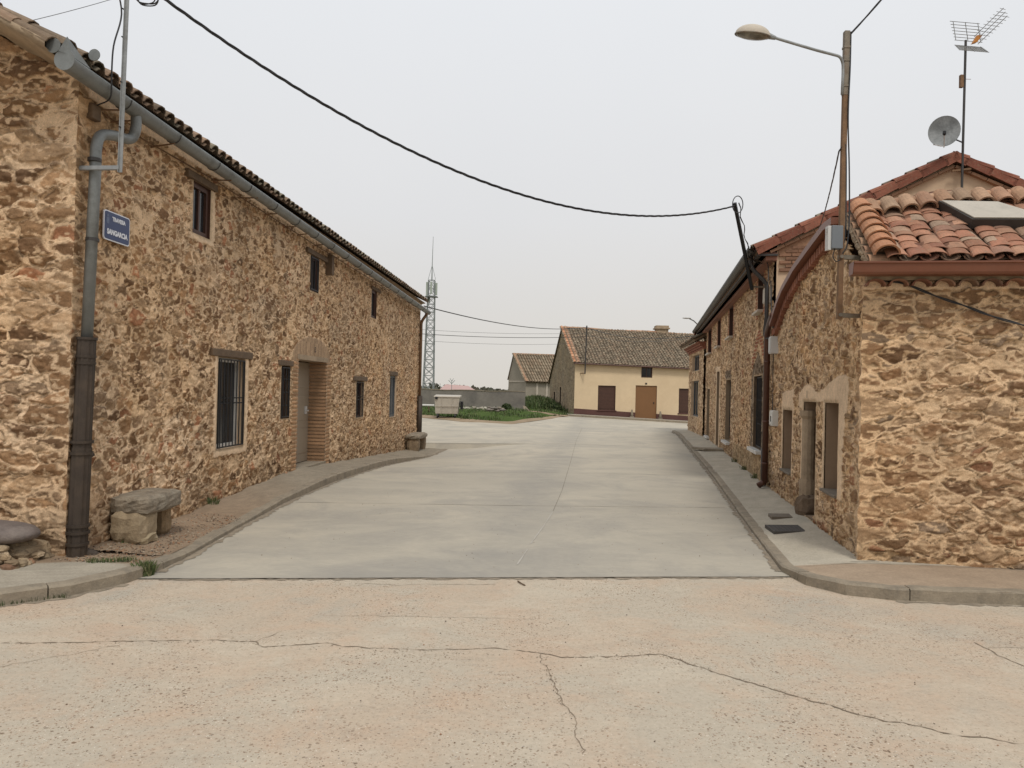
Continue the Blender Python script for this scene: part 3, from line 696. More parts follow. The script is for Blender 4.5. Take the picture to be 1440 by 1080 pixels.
# roof
m = MB(); up = (-nl * 1 + Vector((0, 0, .52))).normalized(); nr = (nl * .52 + Vector((0, 0, 1))).normalized()
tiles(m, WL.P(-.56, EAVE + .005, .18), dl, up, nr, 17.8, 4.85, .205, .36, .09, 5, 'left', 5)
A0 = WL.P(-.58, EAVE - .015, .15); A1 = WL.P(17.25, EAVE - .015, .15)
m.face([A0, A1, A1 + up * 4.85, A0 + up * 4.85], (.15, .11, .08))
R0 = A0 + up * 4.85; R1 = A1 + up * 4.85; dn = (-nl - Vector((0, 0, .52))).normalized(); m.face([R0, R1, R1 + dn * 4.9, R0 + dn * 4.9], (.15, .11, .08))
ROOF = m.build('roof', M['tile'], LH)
m = MB(); k = 0
while k * .33 < 17.8: barrel(m, R0 + dl * (k * .33) + Vector((0, 0, .02)), nl, dl, Vector((0, 0, 1)), .38, .11, .095, 6, TP['left'][k % 5]); k += 1
m.build('ridge_tiles', M['tile'], ROOF)
m = MB()   # mortar soffit under the eave and the projecting verge
m.box8([WL.P(-.16, EAVE - .06, -.05), WL.P(17.2, EAVE - .06, -.05), WL.P(17.2, EAVE - .02, .13), WL.P(-.16, EAVE - .02, .13), WL.P(-.16, EAVE + .03, -.05), WL.P(17.2, EAVE + .03, -.05), WL.P(17.2, EAVE - .012, .14), WL.P(-.16, EAVE - .012, .14)])
m.build('soffit', M['verge_mortar'], LH)
m = MB(); pts = fr(-.10, 4.3, .11); rg = random.Random(2); pr = None
for t in pts:
    z = rk(t) + .10; j = rg.uniform(-.02, .02); jj = rg.uniform(-.015, .015)
    ring = [WG.P(t, z - .10 + jj, .0), WG.P(t, z - .075 + jj, .30 + j), WG.P(t, z - .03, .55 + j), WG.P(t, z + .03, .57), WG.P(t, z + .05, .3)]
    cur = m.verts(ring)
    if pr is not None:
        for q in range(4): m.f.append((pr + q, cur + q, cur + q + 1, pr + q + 1))
    pr = cur
m.build('verge', M['verge_mortar'], LH, smooth=True)
m = MB(); k = 0
while k * .34 < 4.8: barrel(m, WG.P(0, EAVE - .0, .48) + up * (k * .34) + up * .03 + nl * .12 + nr * .03, dl, up, nr, .42, .095, .08, 6, TP['left'][(k * 3) % 5]); k += 1
m.build('verge_tiles', M['tile'], ROOF)
# gutter
def halfpipe(mb, p0, p1, r, seg=10, lip=.008, th=.006):
    p0 = Vector(p0); p1 = Vector(p1); d = (p1 - p0).normalized(); a = d.cross(Vector((0, 0, 1))).normalized(); b = a.cross(d).normalized()
    prof = [(-cos(pi * k / seg) * r, -sin(pi * k / seg) * r) for k in range(seg + 1)]
    prof = [(prof[0][0], .012)] + prof + [(prof[-1][0], .012)]
    inner = [(x * (1 - th / r * 1.5), y * (1 - th / r * 1.5)) for x, y in prof][::-1]
    loop = prof + inner; n0 = len(mb.v); k = len(loop)
    for p in (p0, p1): mb.verts([p + a * x + b * y for x, y in loop])
    for i in range(k): j = (i + 1) % k; mb.f.append((n0 + i, n0 + j, n0 + k + j, n0 + k + i))
def disc(mb, c, n_, r, t=.008, seg=20):
    c = Vector(c); n_ = Vector(n_).normalized(); mb.tube([c - n_ * t / 2, c + n_ * t / 2], r, seg)
gzl = lambda s: 4.275 - .0115 * s
m = MB(); cuts = fr(-.64, 17.35, 2.0)
for a, b in zip(cuts, cuts[1:]): halfpipe(m, WL.P(a, gzl(a), .22), WL.P(b - .004, gzl(b), .22), .083)
GUT = m.build('gutter', M['zinc'], LH, smooth=True)
m = MB()
for s_ in fr(.2, 17, .95):
    p = [WL.P(s_, gzl(s_) + sin(t) * .088, .22 + cos(t) * .088) for t in [pi * 1.0 + pi * k / 8 for k in range(9)]]; m = MB(); m.tube(p, .005, 5); m.build('gutter_strap', M['darkmetal'], GUT)
m = MB(); e = WL.P(-.645, gzl(-.64), .22); disc(m, e, dl, .088)
disc(m, e + Vector((-.095, 0, .115)), dl, .062)
m.face([e + Vector((.06, -.006, .03)), e + Vector((.02, -.006, .19)), e + Vector((-.05, -.006, .07))]); m.face([e + Vector((.075, .25, .03)), e + Vector((.02, -.006, .19)), e + Vector((.06, -.006, .03))])
disc(m, e + Vector((.12, .22, .14)), dl, .05)
m.build('end_cap', M['zinc'], GUT)
m = MB()
rg = random.Random(8)
for s_ in [.05, .35, 1.1, 2.5, 3.3, 4.2, 5.0, 5.6, 6.5, 7.3, 8.2, 9.2, 9.9, 10.7, 11.6, 12.5, 13.3, 14.1, 15.0, 15.8, 16.6]:
    m.tube([WL.P(s_, 4.14 + rg.uniform(-.03, .03), -.05), WL.P(s_ + rg.uniform(-.05, .1), 4.16, .26)], .009, 5)
m.tube([WL.P(-.05, 4.17, .02), WL.P(.6, 4.13, .03), WL.P(2.5, 4.17, .03), WL.P(5, 4.14, .03), WL.P(7, 4.12, .04), WL.P(16.8, 4.10, .04)], .008, 5)
m.build('eave_rod', M['rust'], LH)
m = MB(); m.box8([WL.P(-.05, 4.02, .0), WL.P(.08, 4.02, .0), WL.P(.08, 4.02, .09), WL.P(-.05, 4.02, .09), WL.P(-.05, 4.16, .0), WL.P(.08, 4.16, .0), WL.P(.08, 4.16, .09), WL.P(-.05, 4.16, .09)])
m.build('beam_end', M['oldwood'], LH, bevel=.01); m = MB()
WL.box(m, 7.2, 7.34, 3.72, 4.1, -.05, .12)
m.build('beam_end', M['oldwood'], LH, bevel=.01)
# downpipes
def spl(pts, n=6):
    P = [Vector(p) for p in pts]; out = []
    P = [P[0] * 2 - P[1]] + P + [P[-1] * 2 - P[-2]]
    for i in range(1, len(P) - 2):
        for k in range(n):
            t = k / n; a, b, c, d = P[i - 1:i + 3]
            out.append(.5 * ((2 * b) + (c - a) * t + (2 * a - 5 * b + 4 * c - d) * t * t + (3 * b - a - 3 * c + d) * t ** 3))
    out.append(P[-2]); return out
m = MB(); m.tube(spl([WL.P(.42, gzl(.4) - .05, .22), WL.P(.42, 4.08, .22), WL.P(.38, 3.97, .19), WL.P(.16, 3.93, .15), WL.P(.03, 3.88, .12), WL.P(-.03, 3.76, .12), WL.P(-.035, 3.55, .12)], 5) + [WL.P(-.09, 2.0, .12)], .049, 14)
DP = m.build('downpipe', M['zinc'], LH, smooth=True)
for z in (3.62, 2.9): m = MB(); m.tube([WL.P(-.05, z, .12), WL.P(-.05, z + .03, .12)], .058, 14); m.build('pipe_collar', M['darkmetal'], DP)
m = MB()
def fluted(mb, p0, p1, r, seg=40):
    n0 = len(mb.v)
    for p in (p0, p1): mb.verts([p + Vector((cos(2 * pi * k / seg), sin(2 * pi * k / seg), 0)) * r * (1 - .06 * (k % 4 < 2)) for k in range(seg)])
    for k in range(seg): mb.f.append((n0 + k, n0 + (k + 1) % seg, n0 + seg + (k + 1) % seg, n0 + seg + k))
fluted(m, WL.P(-.15, .02, .12), WL.P(-.12, 1.05, .12), .083); fluted(m, WL.P(-.12, 1.05, .12), WL.P(-.09, 2.02, .12), .078)
for z, r in ((2.02, .088), (1.86, .084), (1.80, .084), (1.10, .096), (1.00, .096), (.36, .096), (.30, .098), (.20, .094), (.06, .10)):
    x = -.15 + .03 * z; m.tube([WL.P(x, z - .012, .12), WL.P(x, z + .012, .12)], r, 20)
m.tube([WL.P(-.13, .13, .12), WL.P(-.04, .07, .22)], .05, 12); m.tube([WL.P(-.04, .95, .12), WL.P(.02, .98, .14)], .02, 8)
m.build('pipe_base', M['castiron'], DP, bevel=0)
m = MB(); m.tube(spl([WL.P(16.9, gzl(17) - .06, .22), WL.P(16.9, 3.95, .22), WL.P(16.9, 3.80, .12), WL.P(16.92, 3.68, .07), WL.P(16.92, 3.4, .07)], 4) + [WL.P(16.92, 1.3, .07)], .045, 10); m.build('downpipe', M['rust'], LH, smooth=True)
m = MB(); m.tube([WL.P(16.92, 1.4, .08), WL.P(16.92, -.3, .08)], .085, 12); m.build('downpipe', M['castiron'], LH, smooth=True)
# openings
window(LH, WL, *w1, dep=.10, frame='white', lintel=(.20, .22, .10, .035), grille=(8, 1, .012), mull=0)
window(LH, WL, *w2, dep=.09, frame='brownwood', rev='oldwood', lintel=(.14, .12, .09, .03), grille=(3, 3, .01), mull=0)
window(LH, WL, *w4, dep=.07, frame='brownwood', lintel=(.28, .24, .10, .035), mull=0, grille=(3, 1, .0))
window(LH, WL, *w5, dep=.05, frame='bluegrey', lintel=(.06, .1, .11, .03), pane='bluegrey', mull=1)
window(LH, WL, *u1, dep=.035, frame='brownwood', rev='brownwood', lintel=(.20, .12, .09, .05), mull=1)
window(LH, WL, *u2, dep=.035, frame='brownwood', rev='brownwood', lintel=(.25, .45, .09, .05), mull=1, grille=(3, 0, .01))
window(LH, WL, *u3, dep=.035, frame='brownwood', rev='brownwood', lintel=(.05, .35, .08, .04), mull=0)
# door, set deep in a brick jamb
a0, a1, z0, z1 = dL
m = MB(); WL.box(m, a0 + .03, a1 - .02, z0 + .04, z1 - .05, -.36, -.31)
for k in range(3): WL.box(m, a0 + .12, a1 - .12, z0 + .2 + k * .6, z0 + .66 + k * .6, -.312, -.304)
DR = m.build('door', M['taupe'], LH, bevel=.004)
m = MB(); WL.box(m, a1 - .28, a1 - .18, z0 + .92, z0 + 1.06, -.31, -.285); m.tube([WL.P(a1 - .23, z0 + .98, -.29), WL.P(a1 - .23, z0 + .98, -.24)], .014, 8); m.build('handle', M['lightbox'], DR)
m = MB()
rg = random.Random(3)
nb = 29
mm = (MB(), MB())
for k in range(nb):   # brick jambs and soldier lintel underside
    zz = z0 + k * .066
    q = rg.uniform(.7, 1.2); c = (.34 * q, .20 * q, .11 * q); pj = rg.uniform(-.004, .004)
    for sx in (0, 1):
        if sx: WL.box(mm[1], a1 - .030 + pj, a1 + .08, zz + .010, zz + .052, -.33, .014, c)
        else: WL.box(mm[0], a0 - .08, a0 + .030 + pj, zz + .010, zz + .052, -.33, .014, c)
WL.box(mm[1], a1 - .002, a1 + .06, z0, z1, -.34, .0, (.50, .36, .23)); WL.box(mm[0], a0 - .06, a0 + .002, z0, z1, -.34, .0, (.50, .36, .23))
for m in mm: m.build('door_jamb', M['brick'], LH)
m = MB(); WL.box(m, a0 - .05, a1 + .05, z1 - .035, z1 + .05, -.36, .02); m.build('lintel', M['verge_mortar'], LH)
m = MB(); WL.box(m, a0 - .02, a1 + .02, z0 - .1, z0 + .03, -.36, .03); m.build('doorstep', M['kerb'], LH)
def text(s_, body, size, w, a, z, o, mat, parent, name='lettering', sx=1.0, bold=.0):
    cu = bpy.data.curves.new(name, 'FONT'); cu.body = body; cu.size = size; cu.extrude = .001; cu.offset = bold; cu.align_x = 'CENTER'; cu.align_y = 'CENTER'
    tmp = bpy.data.objects.new('tmp', cu); COL.objects.link(tmp); bpy.context.view_layer.update(); me = bpy.data.meshes.new_from_object(tmp.evaluated_get(bpy.context.evaluated_depsgraph_get())); bpy.data.objects.remove(tmp)
    me.materials.clear(); me.materials.append(mat); ob = bpy.data.objects.new(name, me); COL.objects.link(ob)
    X_ = w.d * (1 if w.d.cross(Vector((0, 0, 1))).dot(w.n) > 0 else -1); R = Matrix((X_, Vector((0, 0, 1)), w.n)).transposed()
    ob.matrix_world = Matrix.Identity(4); ob.parent = parent; p = w.P(a, z, o) - root_loc(parent)
    ob.location = p; ob.rotation_euler = R.to_euler(); ob.scale = (sx, 1, 1); return ob
text(0, '3', .13, WL, 6.62, 2.28, .035, M['iron'], LH, 'house_number', 1, .003)

# street sign
SG = thing('street_sign', WL.P(.51, 3.12, .05), 'blue enamel street name sign with white letters on the stone wall', 'street sign')
def rrect(w, mb, a0, a1, z0, z1, o0, o1, r, seg=5):
    pts = []
    for cx, cz, st in ((a1 - r, z1 - r, 0), (a0 + r, z1 - r, 1), (a0 + r, z0 + r, 2), (a1 - r, z0 + r, 3)):
        for k in range(seg + 1): t = (st + k / seg) * pi / 2; pts.append((cx + cos(t) * r, cz + sin(t) * r))
    n0 = mb.verts([w.P(a, z, o0) for a, z in pts] + [w.P(a, z, o1) for a, z in pts]); k = len(pts)
    mb.f.append(tuple(range(n0, n0 + k))); mb.f.append(tuple(range(n0 + k, n0 + 2 * k)))
    for i in range(k): mb.f.append((n0 + i, n0 + (i + 1) % k, n0 + k + (i + 1) % k, n0 + k + i))
SW = W(WL.P(.235, 0, .045), dl, nl)
m = MB(); rrect(SW, m, 0, .43, 2.985, 3.265, -.012, .0, .03); m.build('border', M['signwhite'], SG)
m = MB(); rrect(SW, m, .011, .419, 2.996, 3.254, -.008, .003, .024); m.build('plate', M['blue'], SG)
text(0, 'TRAVESIA', .054, SW, .235, 3.195, .005, M['signwhite'], SG, 'lettering', .92, .0022)
text(0, 'SANGARCIA', .066, SW, .215, 3.065, .005, M['signwhite'], SG, 'lettering', .92, .003)
m = MB(); rrect(SW, m, .032, .078, 3.14, 3.20, .003, .005, .01); 
m.face([SW.P(.036, 3.205, .005), SW.P(.074, 3.205, .005), SW.P(.068, 3.225, .005), SW.P(.055, 3.238, .005), SW.P(.042, 3.225, .005)]); m.build('crest', M['crest'], SG)

# cable pole on the left house
PL = thing('cable_pole', WL.P(-.12, 3.5, .4), 'galvanised angle pole bracketed to the stone house corner, rising past the gutter', 'pole')
m = MB(); pb = WL.P(-.14, 3.50, .40); pt = WL.P(-.14, 5.75, .43); m.bar(pb, pt, .034, .006, side=nl); m.bar(pb + nl * .016 , pt + nl * .016, .006, .034, side=nl)
m.build('post', M['galv'], PL)
m = MB(); m.bar(WL.P(-.12, 3.54, .0), WL.P(-.14, 3.54, .41), .035, .035); m.build('bracket', M['galv'], PL)
for z in (3.9, 4.3, 4.7, 4.95, 5.2): m = MB(); m.tube([WL.P(-.145, z, .41), WL.P(-.165, z, .41)], .006, 6); m.build('bolt', M['iron'], PL)
def cable(name, pts, r, mat, label, cat='cable', group=None, seg=6, twist=0, parent=None):
    m = MB(); P = [Vector(p) for p in pts]
    if twist:
        D = []; L = 0
        for i, p in enumerate(P):
            if i: L += (P[i] - P[i - 1]).length
            D.append(L)
        for ph in (0, 2 * pi / 3, 4 * pi / 3)[:twist]:
            m.tube([p + Vector((cos(D[i] * 12 + ph) * r * .3, sin(D[i] * 12 + ph) * r * .3, cos(D[i] * 12 + ph) * r * .7)) for i, p in enumerate(P)], r * .62, seg)
    else: m.tube(P, r, seg)
    o = m.build(name, mat, parent)
    if label: tag(o, label, cat, group)
    return o
def sag(p, q, s_, n=24): p = Vector(p); q = Vector(q); return [p.lerp(q, k / n) - Vector((0, 0, 4 * s_ * (k / n) * (1 - k / n))) for k in range(n + 1)]
P1 = Vector((-3.42, 6.9, 5.27)); P2 = Vector((3.55, 12.25, 4.73))
cable('overhead_cable', sag(P1, P2, .86, 170), .0125, M['cable'], 'thick twisted black cable sagging across the whole street', twist=3)
cc = Vector((-3.46, 6.95, 5.22))
cable('cable_coil', [cc + Vector((.095 * cos(t) * (1 + .05 * sin(3 * t)), .03 * sin(t * .7), .10 * sin(t) - .02 * cos(2 * t))) for t in [k * .26 for k in range(74)]], .006, M['cable'], 'coil of black cable hanging beside the pole on the left house', 'cable')
cable('pole_cable', spl([WL.P(-.16, 5.7, .40), WL.P(-.19, 5.2, .37), WL.P(-.16, 4.9, .40), WL.P(-.2, 4.6, .36), WL.P(-.17, 4.35, .33), WL.P(-.1, 4.18, .28), WL.P(.0, 4.15, .1)], 6), .007, M['cable'], 'black cable running down the pole on the left house')
cable('thin_wire', sag((-4.30, 6.42, 4.68), (-3.9, 9.0, 6.6), .04, 14), .003, M['thinwire'], 'thin wire leaving the roof edge at the top left of the photo', 'wire')

# stone benches
def rockslab(mb, c, sx, sy, sz, ang, seed, n=10, rough=.06, col=(1, 1, 1), p=4.0):
    rg = random.Random(seed); n0 = len(mb.v); ca, sa = cos(ang), sin(ang); seg, rings = n * 2, n
    for j in range(rings + 1):
        ph = -pi / 2 + pi * j / rings
        for k in range(seg):
            th = 2 * pi * k / seg
            v = [cos(ph) * cos(th), cos(ph) * sin(th), sin(ph)]
            l = (abs(v[0]) ** p + abs(v[1]) ** p + abs(v[2]) ** p) ** (-1 / p)
            q = 1 + (rg.random() - .5) * rough; x, y, z = v[0] * l * sx * q, v[1] * l * sy * q, v[2] * l * sz * q
            mb.verts([(c[0] + x * ca - y * sa, c[1] + x * sa + y * ca, c[2] + z)], col)
    for j in range(rings):
        for k in range(seg): a = n0 + j * seg + k; b = n0 + j * seg + (k + 1) % seg; mb.f.append((a, b, b + seg, a + seg))
angL = math.atan2(dl.y, dl.x)
B1 = thing('stone_bench', WL.P(1.2, .1, .2), 'rough granite slab bench against the wall just past the near downpipe', 'bench')
m = MB(); c = WL.P(.84, .435, .205); rockslab(m, c, .36, .205, .095, angL, 4, 12, .05, p=8); m.build('slab', M['benchstone'], B1)
m = MB(); c = WL.P(.62, .22, .20); rockslab(m, c, .17, .175, .17, angL, 6, 9, .14, (.32, .245, .155), 5); rockslab(m, WL.P(.62, .11, .21), .14, .18, .06, angL, 9, 9, .15, (.34, .27, .17), 5); m.build('bench_leg', M['rubblemix'], B1)
m = MB(); c = WL.P(1.10, .22, .16); rockslab(m, c, .09, .14, .19, angL, 7, 9, .12, (.26, .18, .10), 5); m.build('bench_leg', M['rubblemix'], B1)
B2 = thing('stone_bench', WL.P(15.6, -.15, .2), 'small stone bench at the far corner of the left house', 'bench')
m = MB(); rockslab(m, WL.P(15.7, .22, .24), .75, .22, .08, angL, 14, 8, .05, p=7); m.build('slab', M['benchstone'], B2)
m = MB(); rockslab(m, WL.P(15.2, .0, .24), .2, .18, .24, angL, 16, 7, .1, (.22, .16, .1), 5); m.build('bench_leg', M['rubblemix'], B2)
m = MB(); rockslab(m, WL.P(16.2, .0, .24), .2, .18, .24, angL, 17, 7, .1, (.22, .16, .1), 5); m.build('bench_leg', M['rubblemix'], B2)
B3 = thing('boulder_bench', (-4.5, 6.55, .05), 'rounded grey boulder laid as a seat on a crumbling rubble base at the left edge', 'bench')
m = MB(); rockslab(m, (-4.60, 6.42, .335), .60, .25, .098, -.05, 21, 14, .04, p=2.5); m.build('boulder', M['slatestone'], B3, smooth=True)
m = MB(); rg = random.Random(5); rockslab(m, (-4.75, 6.55, .12), .70, .30, .14, 0, 5, 12, .10, (.36, .27, .17), 4)
for k in range(210):
    x = rg.uniform(-5.1, -4.02); y = rg.uniform(6.12, 6.62) if rg.random() < .7 else rg.uniform(6.1, 6.75); hmax = .25 - max(0, (x + 4.2)) * .8; z = rg.uniform(.08, max(.1, hmax)); y = max(y, 6.14 + z * .35)
    q = rg.uniform(.6, 1.2); c = rg.choice([(.34, .255, .16), (.28, .20, .12), (.38, .29, .19), (.30, .17, .10)]); rockslab(m, (x, y, z), rg.uniform(.04, .10), rg.uniform(.03, .07), rg.uniform(.022, .045), rg.uniform(-.5, .5), k, 5, .25, tuple(v * q for v in c), 3.2)
m.build('rubble_base', M['rubblemix'], B3)

# ================================================================== RIGHT CORNER COTTAGE (A)
CA = thing('stone_cottage', WS.P(0, .1), 'low rubble stone cottage with orange clay tile roof at the right street corner', 'house')
RK = [(0, 2.85), (.30, 3.04), (.72, 3.34), (1.05, 3.44), (1.9, 3.38), (3.0, 3.27), (3.9, 3.10), (4.7, 2.82), (5.6, 2.62)]
wn = (.92, 1.56, .59, 1.59); wd = (2.04, 2.80, .12, 1.59); wf = (3.62, 4.36, .55, 1.45)
holes = [wn, wd, wf]
regs = [('plaster', [(.55, 1.50), (.48, 1.72), (.50, 1.86), (.68, 1.90), (1.0, 1.88), (1.68, 1.74), (2.0, 1.71), (2.49, 1.82), (2.85, 1.77), (3.13, 1.66), (3.05, 1.5), (2.8, 1.5), (2.8, 1.6), (2.04, 1.6), (1.56, 1.6), (.92, 1.6), (.92, .55), (.72, .55), (.66, 1.1), (.62, 1.45)]),
        ('plaster', [(3.45, 1.40), (3.50, 1.74), (3.62, 1.76), (4.41, 1.70), (4.5, 1.42), (4.36, 1.45), (3.62, 1.45)]),
        ('plaster', [(1.56, .55), (1.63, .55), (1.63, 1.6), (1.56, 1.6)]), ('plaster', [(4.36, .5), (4.45, .5), (4.45, 1.5), (4.36, 1.5)]), ('plaster', [(3.54, .5), (3.62, .5), (3.62, 1.5), (3.54, 1.5)]), ('plaster', [(2.80, .35), (2.9, .35), (2.9, 1.6), (2.8, 1.6)])]
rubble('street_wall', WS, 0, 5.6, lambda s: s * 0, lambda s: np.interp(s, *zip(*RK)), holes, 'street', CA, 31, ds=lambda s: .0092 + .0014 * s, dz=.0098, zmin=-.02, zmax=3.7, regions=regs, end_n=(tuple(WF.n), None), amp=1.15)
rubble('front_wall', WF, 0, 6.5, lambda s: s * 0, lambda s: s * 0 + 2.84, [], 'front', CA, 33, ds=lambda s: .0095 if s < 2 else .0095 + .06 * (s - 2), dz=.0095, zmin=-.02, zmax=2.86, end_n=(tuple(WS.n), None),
       regions=[('plaster', [(-.1, 2.70), (6.5, 2.70), (6.5, 3.), (-.1, 3.)])])
m = MB(); b1 = W(WF.P(6.5, 0), dr, f2); m.face([b1.P(0, 0), b1.P(5.6, 0), b1.P(5.6, 2.6), b1.P(1, 3.6), b1.P(0, 2.8)]); b2 = W(WS.P(5.45, 0), f2, dr); m.face([b2.P(0, 0), b2.P(6.5, 0), b2.P(6.5, 2.7), b2.P(0, 2.7)]); m.build('rear_wall', M['plaster'], CA)
# roof, front slope
kk = .72; upA = (dr + Vector((0, 0, kk))).normalized(); nA = (-dr * kk + Vector((0, 0, 1))).normalized()
OA = WF.P(.16, 2.93, .24)    # eave start
slope = 1.38
SLN = lambda t: 1.13 + .25 * min(1, max(0, t) / .85)
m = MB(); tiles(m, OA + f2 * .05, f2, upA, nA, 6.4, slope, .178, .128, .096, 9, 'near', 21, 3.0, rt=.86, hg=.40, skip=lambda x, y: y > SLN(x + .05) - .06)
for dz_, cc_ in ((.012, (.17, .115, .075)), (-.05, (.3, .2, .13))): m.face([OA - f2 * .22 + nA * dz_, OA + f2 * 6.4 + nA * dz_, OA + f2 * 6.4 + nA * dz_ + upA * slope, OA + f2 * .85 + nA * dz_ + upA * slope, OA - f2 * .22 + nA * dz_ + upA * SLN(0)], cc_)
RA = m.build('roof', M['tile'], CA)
m = MB()   # verge cover tiles, bright orange, plus stepped tile ends facing the street
for k in range(7): q = .9 + .2 * RND.random(); barrel(m, OA + f2 * -.06 + upA * (k * .165 - .02) + nA * .075, f2, (upA - nA * .09).normalized(), nA, .23, .118, .10, 10, tuple(v * q for v in TP['orange'][k % 3]), .9, .018)
for k in range(6): barrel(m, OA - f2 * .20 + upA * (k * .19 + .05) - nA * .015, (upA), (f2), nA, .18, .085, .08, 6, TP['ridge'][k % 4], .6, .015)
m.build('verge_tiles', M['tile'], RA)
m = MB(); rg = random.Random(9)
for k in range(26):
    p = OA - f2 * .19 + upA * (.02 + k * .044); rockslab(m, p - nA * (.02 + .02 * rg.random()), .045, .04, .03, 0, k, 4, .3, (1, 1, 1), 3)
m.build('verge_mortar', M['verge_mortar'], RA)
m = MB(); k = 0    # ridge: cover tiles along it over a row of short tile ends
RD = OA + upA * slope - f2 * .1
RR = lambda t: OA + upA * SLN(t - .1) + f2 * (t - .1)
while k * .30 < 6.4:
    q = .85 + .3 * RND.random(); z = .045
    barrel(m, RR(k * .30) + Vector((0, 0, z)), -dr, (RR(k * .30 + .3) - RR(k * .30)).normalized(), Vector((0, 0, 1)), .34, .105, .092, 10, tuple(v * q for v in TP['ridge'][k % 4]), .75, .018); k += 1
k = 0
while k * .185 < 6.3:
    q = .85 + .3 * RND.random(); z = 0
    barrel(m, RR(k * .185 + .12) - upA * .26 + nA * .085 , f2, upA, nA, .28, .088, .082, 9, tuple(v * q for v in TP['ridge'][(k * 3) % 4]), .9, .018); k += 1
m.build('ridge_tiles', M['tile'], RA)
m = MB()
for ta, tb in ((0.02, .95), (.95, 6.3)):
    a_, b_ = RR(ta), RR(tb); m.box8([a_ - upA * .16 + nA * .0, b_ - upA * .16 + nA * .0, b_ + dr * .10, a_ + dr * .10, a_ - upA * .14 + nA * .08, b_ - upA * .14 + nA * .08, b_ + dr * .10 + Vector((0, 0, .07)), a_ + dr * .10 + Vector((0, 0, .07))])
m.build('ridge_mortar', M['verge_mortar'], RA)
# back slope as a curved slab behind the brown fascia
m = MB(); FP = [(.80, 3.55), (1.2, 3.57), (1.9, 3.51), (3.0, 3.40), (3.88, 3.24), (4.3, 3.11), (4.7, 2.94), (5.0, 2.82)]
pr = None
for s_, z in FP:
    cur = m.verts([WS.P(s_, z + .05, .14), WS.P(s_, z + .05, -6.5), WS.P(s_, z + .02, -6.5), WS.P(s_, z - .02, .02)], (.24, .11, .07))
    if pr is not None:
        for q in range(4): m.f.append((pr + q, cur + q, cur + (q + 1) % 4, pr + (q + 1) % 4))
    pr = cur
m.build('rear_roof', M['tile'], CA)
m = MB(); pr = None
for s_, z in FP:
    cur = m.verts([WS.P(s_, z + .035, .16), WS.P(s_, z + .035, .0), WS.P(s_, z + .02, -.02), WS.P(s_, z - .03, .0), WS.P(s_, z - .04, .06), WS.P(s_, z - .04, .155)])
    if pr is not None:
        for q in range(6): m.f.append((pr + q, cur + q, cur + (q + 1) % 6, pr + (q + 1) % 6))
    else: m.f.append(tuple(cur + q for q in range(6)))
    pr = cur
FAS = m.build('fascia_gutter', M['brownmetal'], CA)
m = MB(); rg = random.Random(11)   # brick dentils under it
s_ = 1.0
while s_ < 5.3:
    z = float(np.interp(s_, *zip(*FP))) - .06; q = rg.uniform(.75, 1.15); sl = (float(np.interp(s_ + .05, *zip(*FP))) - float(np.interp(s_ - .05, *zip(*FP)))) / .1
    a = WS.P(s_, z - .02, .07); m.box8([WS.P(s_, z - .105, -.03), WS.P(s_ + .085, z - .105 + sl * .1, -.03), WS.P(s_ + .085, z - .105 + sl * .1, .075), WS.P(s_, z - .105, .075), WS.P(s_, z, -.03), WS.P(s_ + .085, z + sl * .1, -.03), WS.P(s_ + .085, z + sl * .1, .075), WS.P(s_, z, .075)], (.30 * q, .12 * q, .07 * q)); s_ += .14
m.build('dentil_cornice', M['brick'], CA)
# front gutter, box section, brown
m = MB(); prof = [(.19, 2.945), (.185, 2.83), (.205, 2.80), (.31, 2.80), (.325, 2.83), (.335, 2.945), (.35, 2.95), (.35, 2.965), (.325, 2.965), (.32, 2.84), (.20, 2.84), (.195, 2.965)]
prof = [(.14, 2.805), (.280, 2.805), (.295, 2.825), (.308, 2.895), (.322, 2.905), (.322, 2.92), (.295, 2.92), (.285, 2.84), (.15, 2.84), (.145, 2.92), (.135, 2.92)]
n0 = m.verts([WF.P(-.19, z, o) for o, z in prof] + [WF.P(6.6, z - .012, o) for o, z in prof]); k = len(prof)
for i in range(k): m.f.append((n0 + i, n0 + (i + 1) % k, n0 + k + (i + 1) % k, n0 + k + i))
m.face([WF.P(-.192, 2.805, .14), WF.P(-.192, 2.805, .285), WF.P(-.192, 2.92, .322), WF.P(-.192, 2.92, .135)])
m.build('gutter', M['brownmetal'], CA)
m = MB()   # scalloped tile course in mortar under the front gutter
for k in range(32): barrel(m, WF.P(.06 + k * .2, 2.72, .13), f2, dr, Vector((0, 0, 1)), .2, .088, .085, 8, tuple(v * .9 for v in TP['near'][k % 7]), .75, .016)
m.build('cornice_tiles', M['tile'], CA)
m = MB(); WF.box(m, -.02, 6.5, 2.775, 2.90, -.05, .10); m.build('cornice_mortar', M['verge_mortar'], CA)
# skylight
SK = OA + f2 * .68 + upA * (.80)
m = MB(); q0 = OA + f2 * .83 + upA * .60; q1 = OA + f2 * 1.52 + upA * .56; q2 = OA + f2 * 1.20 + upA * 1.02; q3 = OA + f2 * .66 + upA * 1.08
q0, q1, q2, q3 = [p + nA * .045 for p in (q0, q1, q2, q3)]
m.box8([q0, q1, q2, q3] + [p + nA * .10 for p in (q0, q1, q2, q3)])
SKY = m.build('skylight', M['darkmetal'], RA)
m = MB(); m.box8([p + nA * .102 + (c_ * .02) for p, c_ in ((q0, f2 + upA), (q1, -f2 + upA), (q2, -f2 - upA), (q3, f2 - upA))] + [p + nA * .112 + (c_ * .02) for p, c_ in ((q0, f2 + upA), (q1, -f2 + upA), (q2, -f2 - upA), (q3, f2 - upA))]); m.build('skylight_panel', M['beigebox'], SKY)
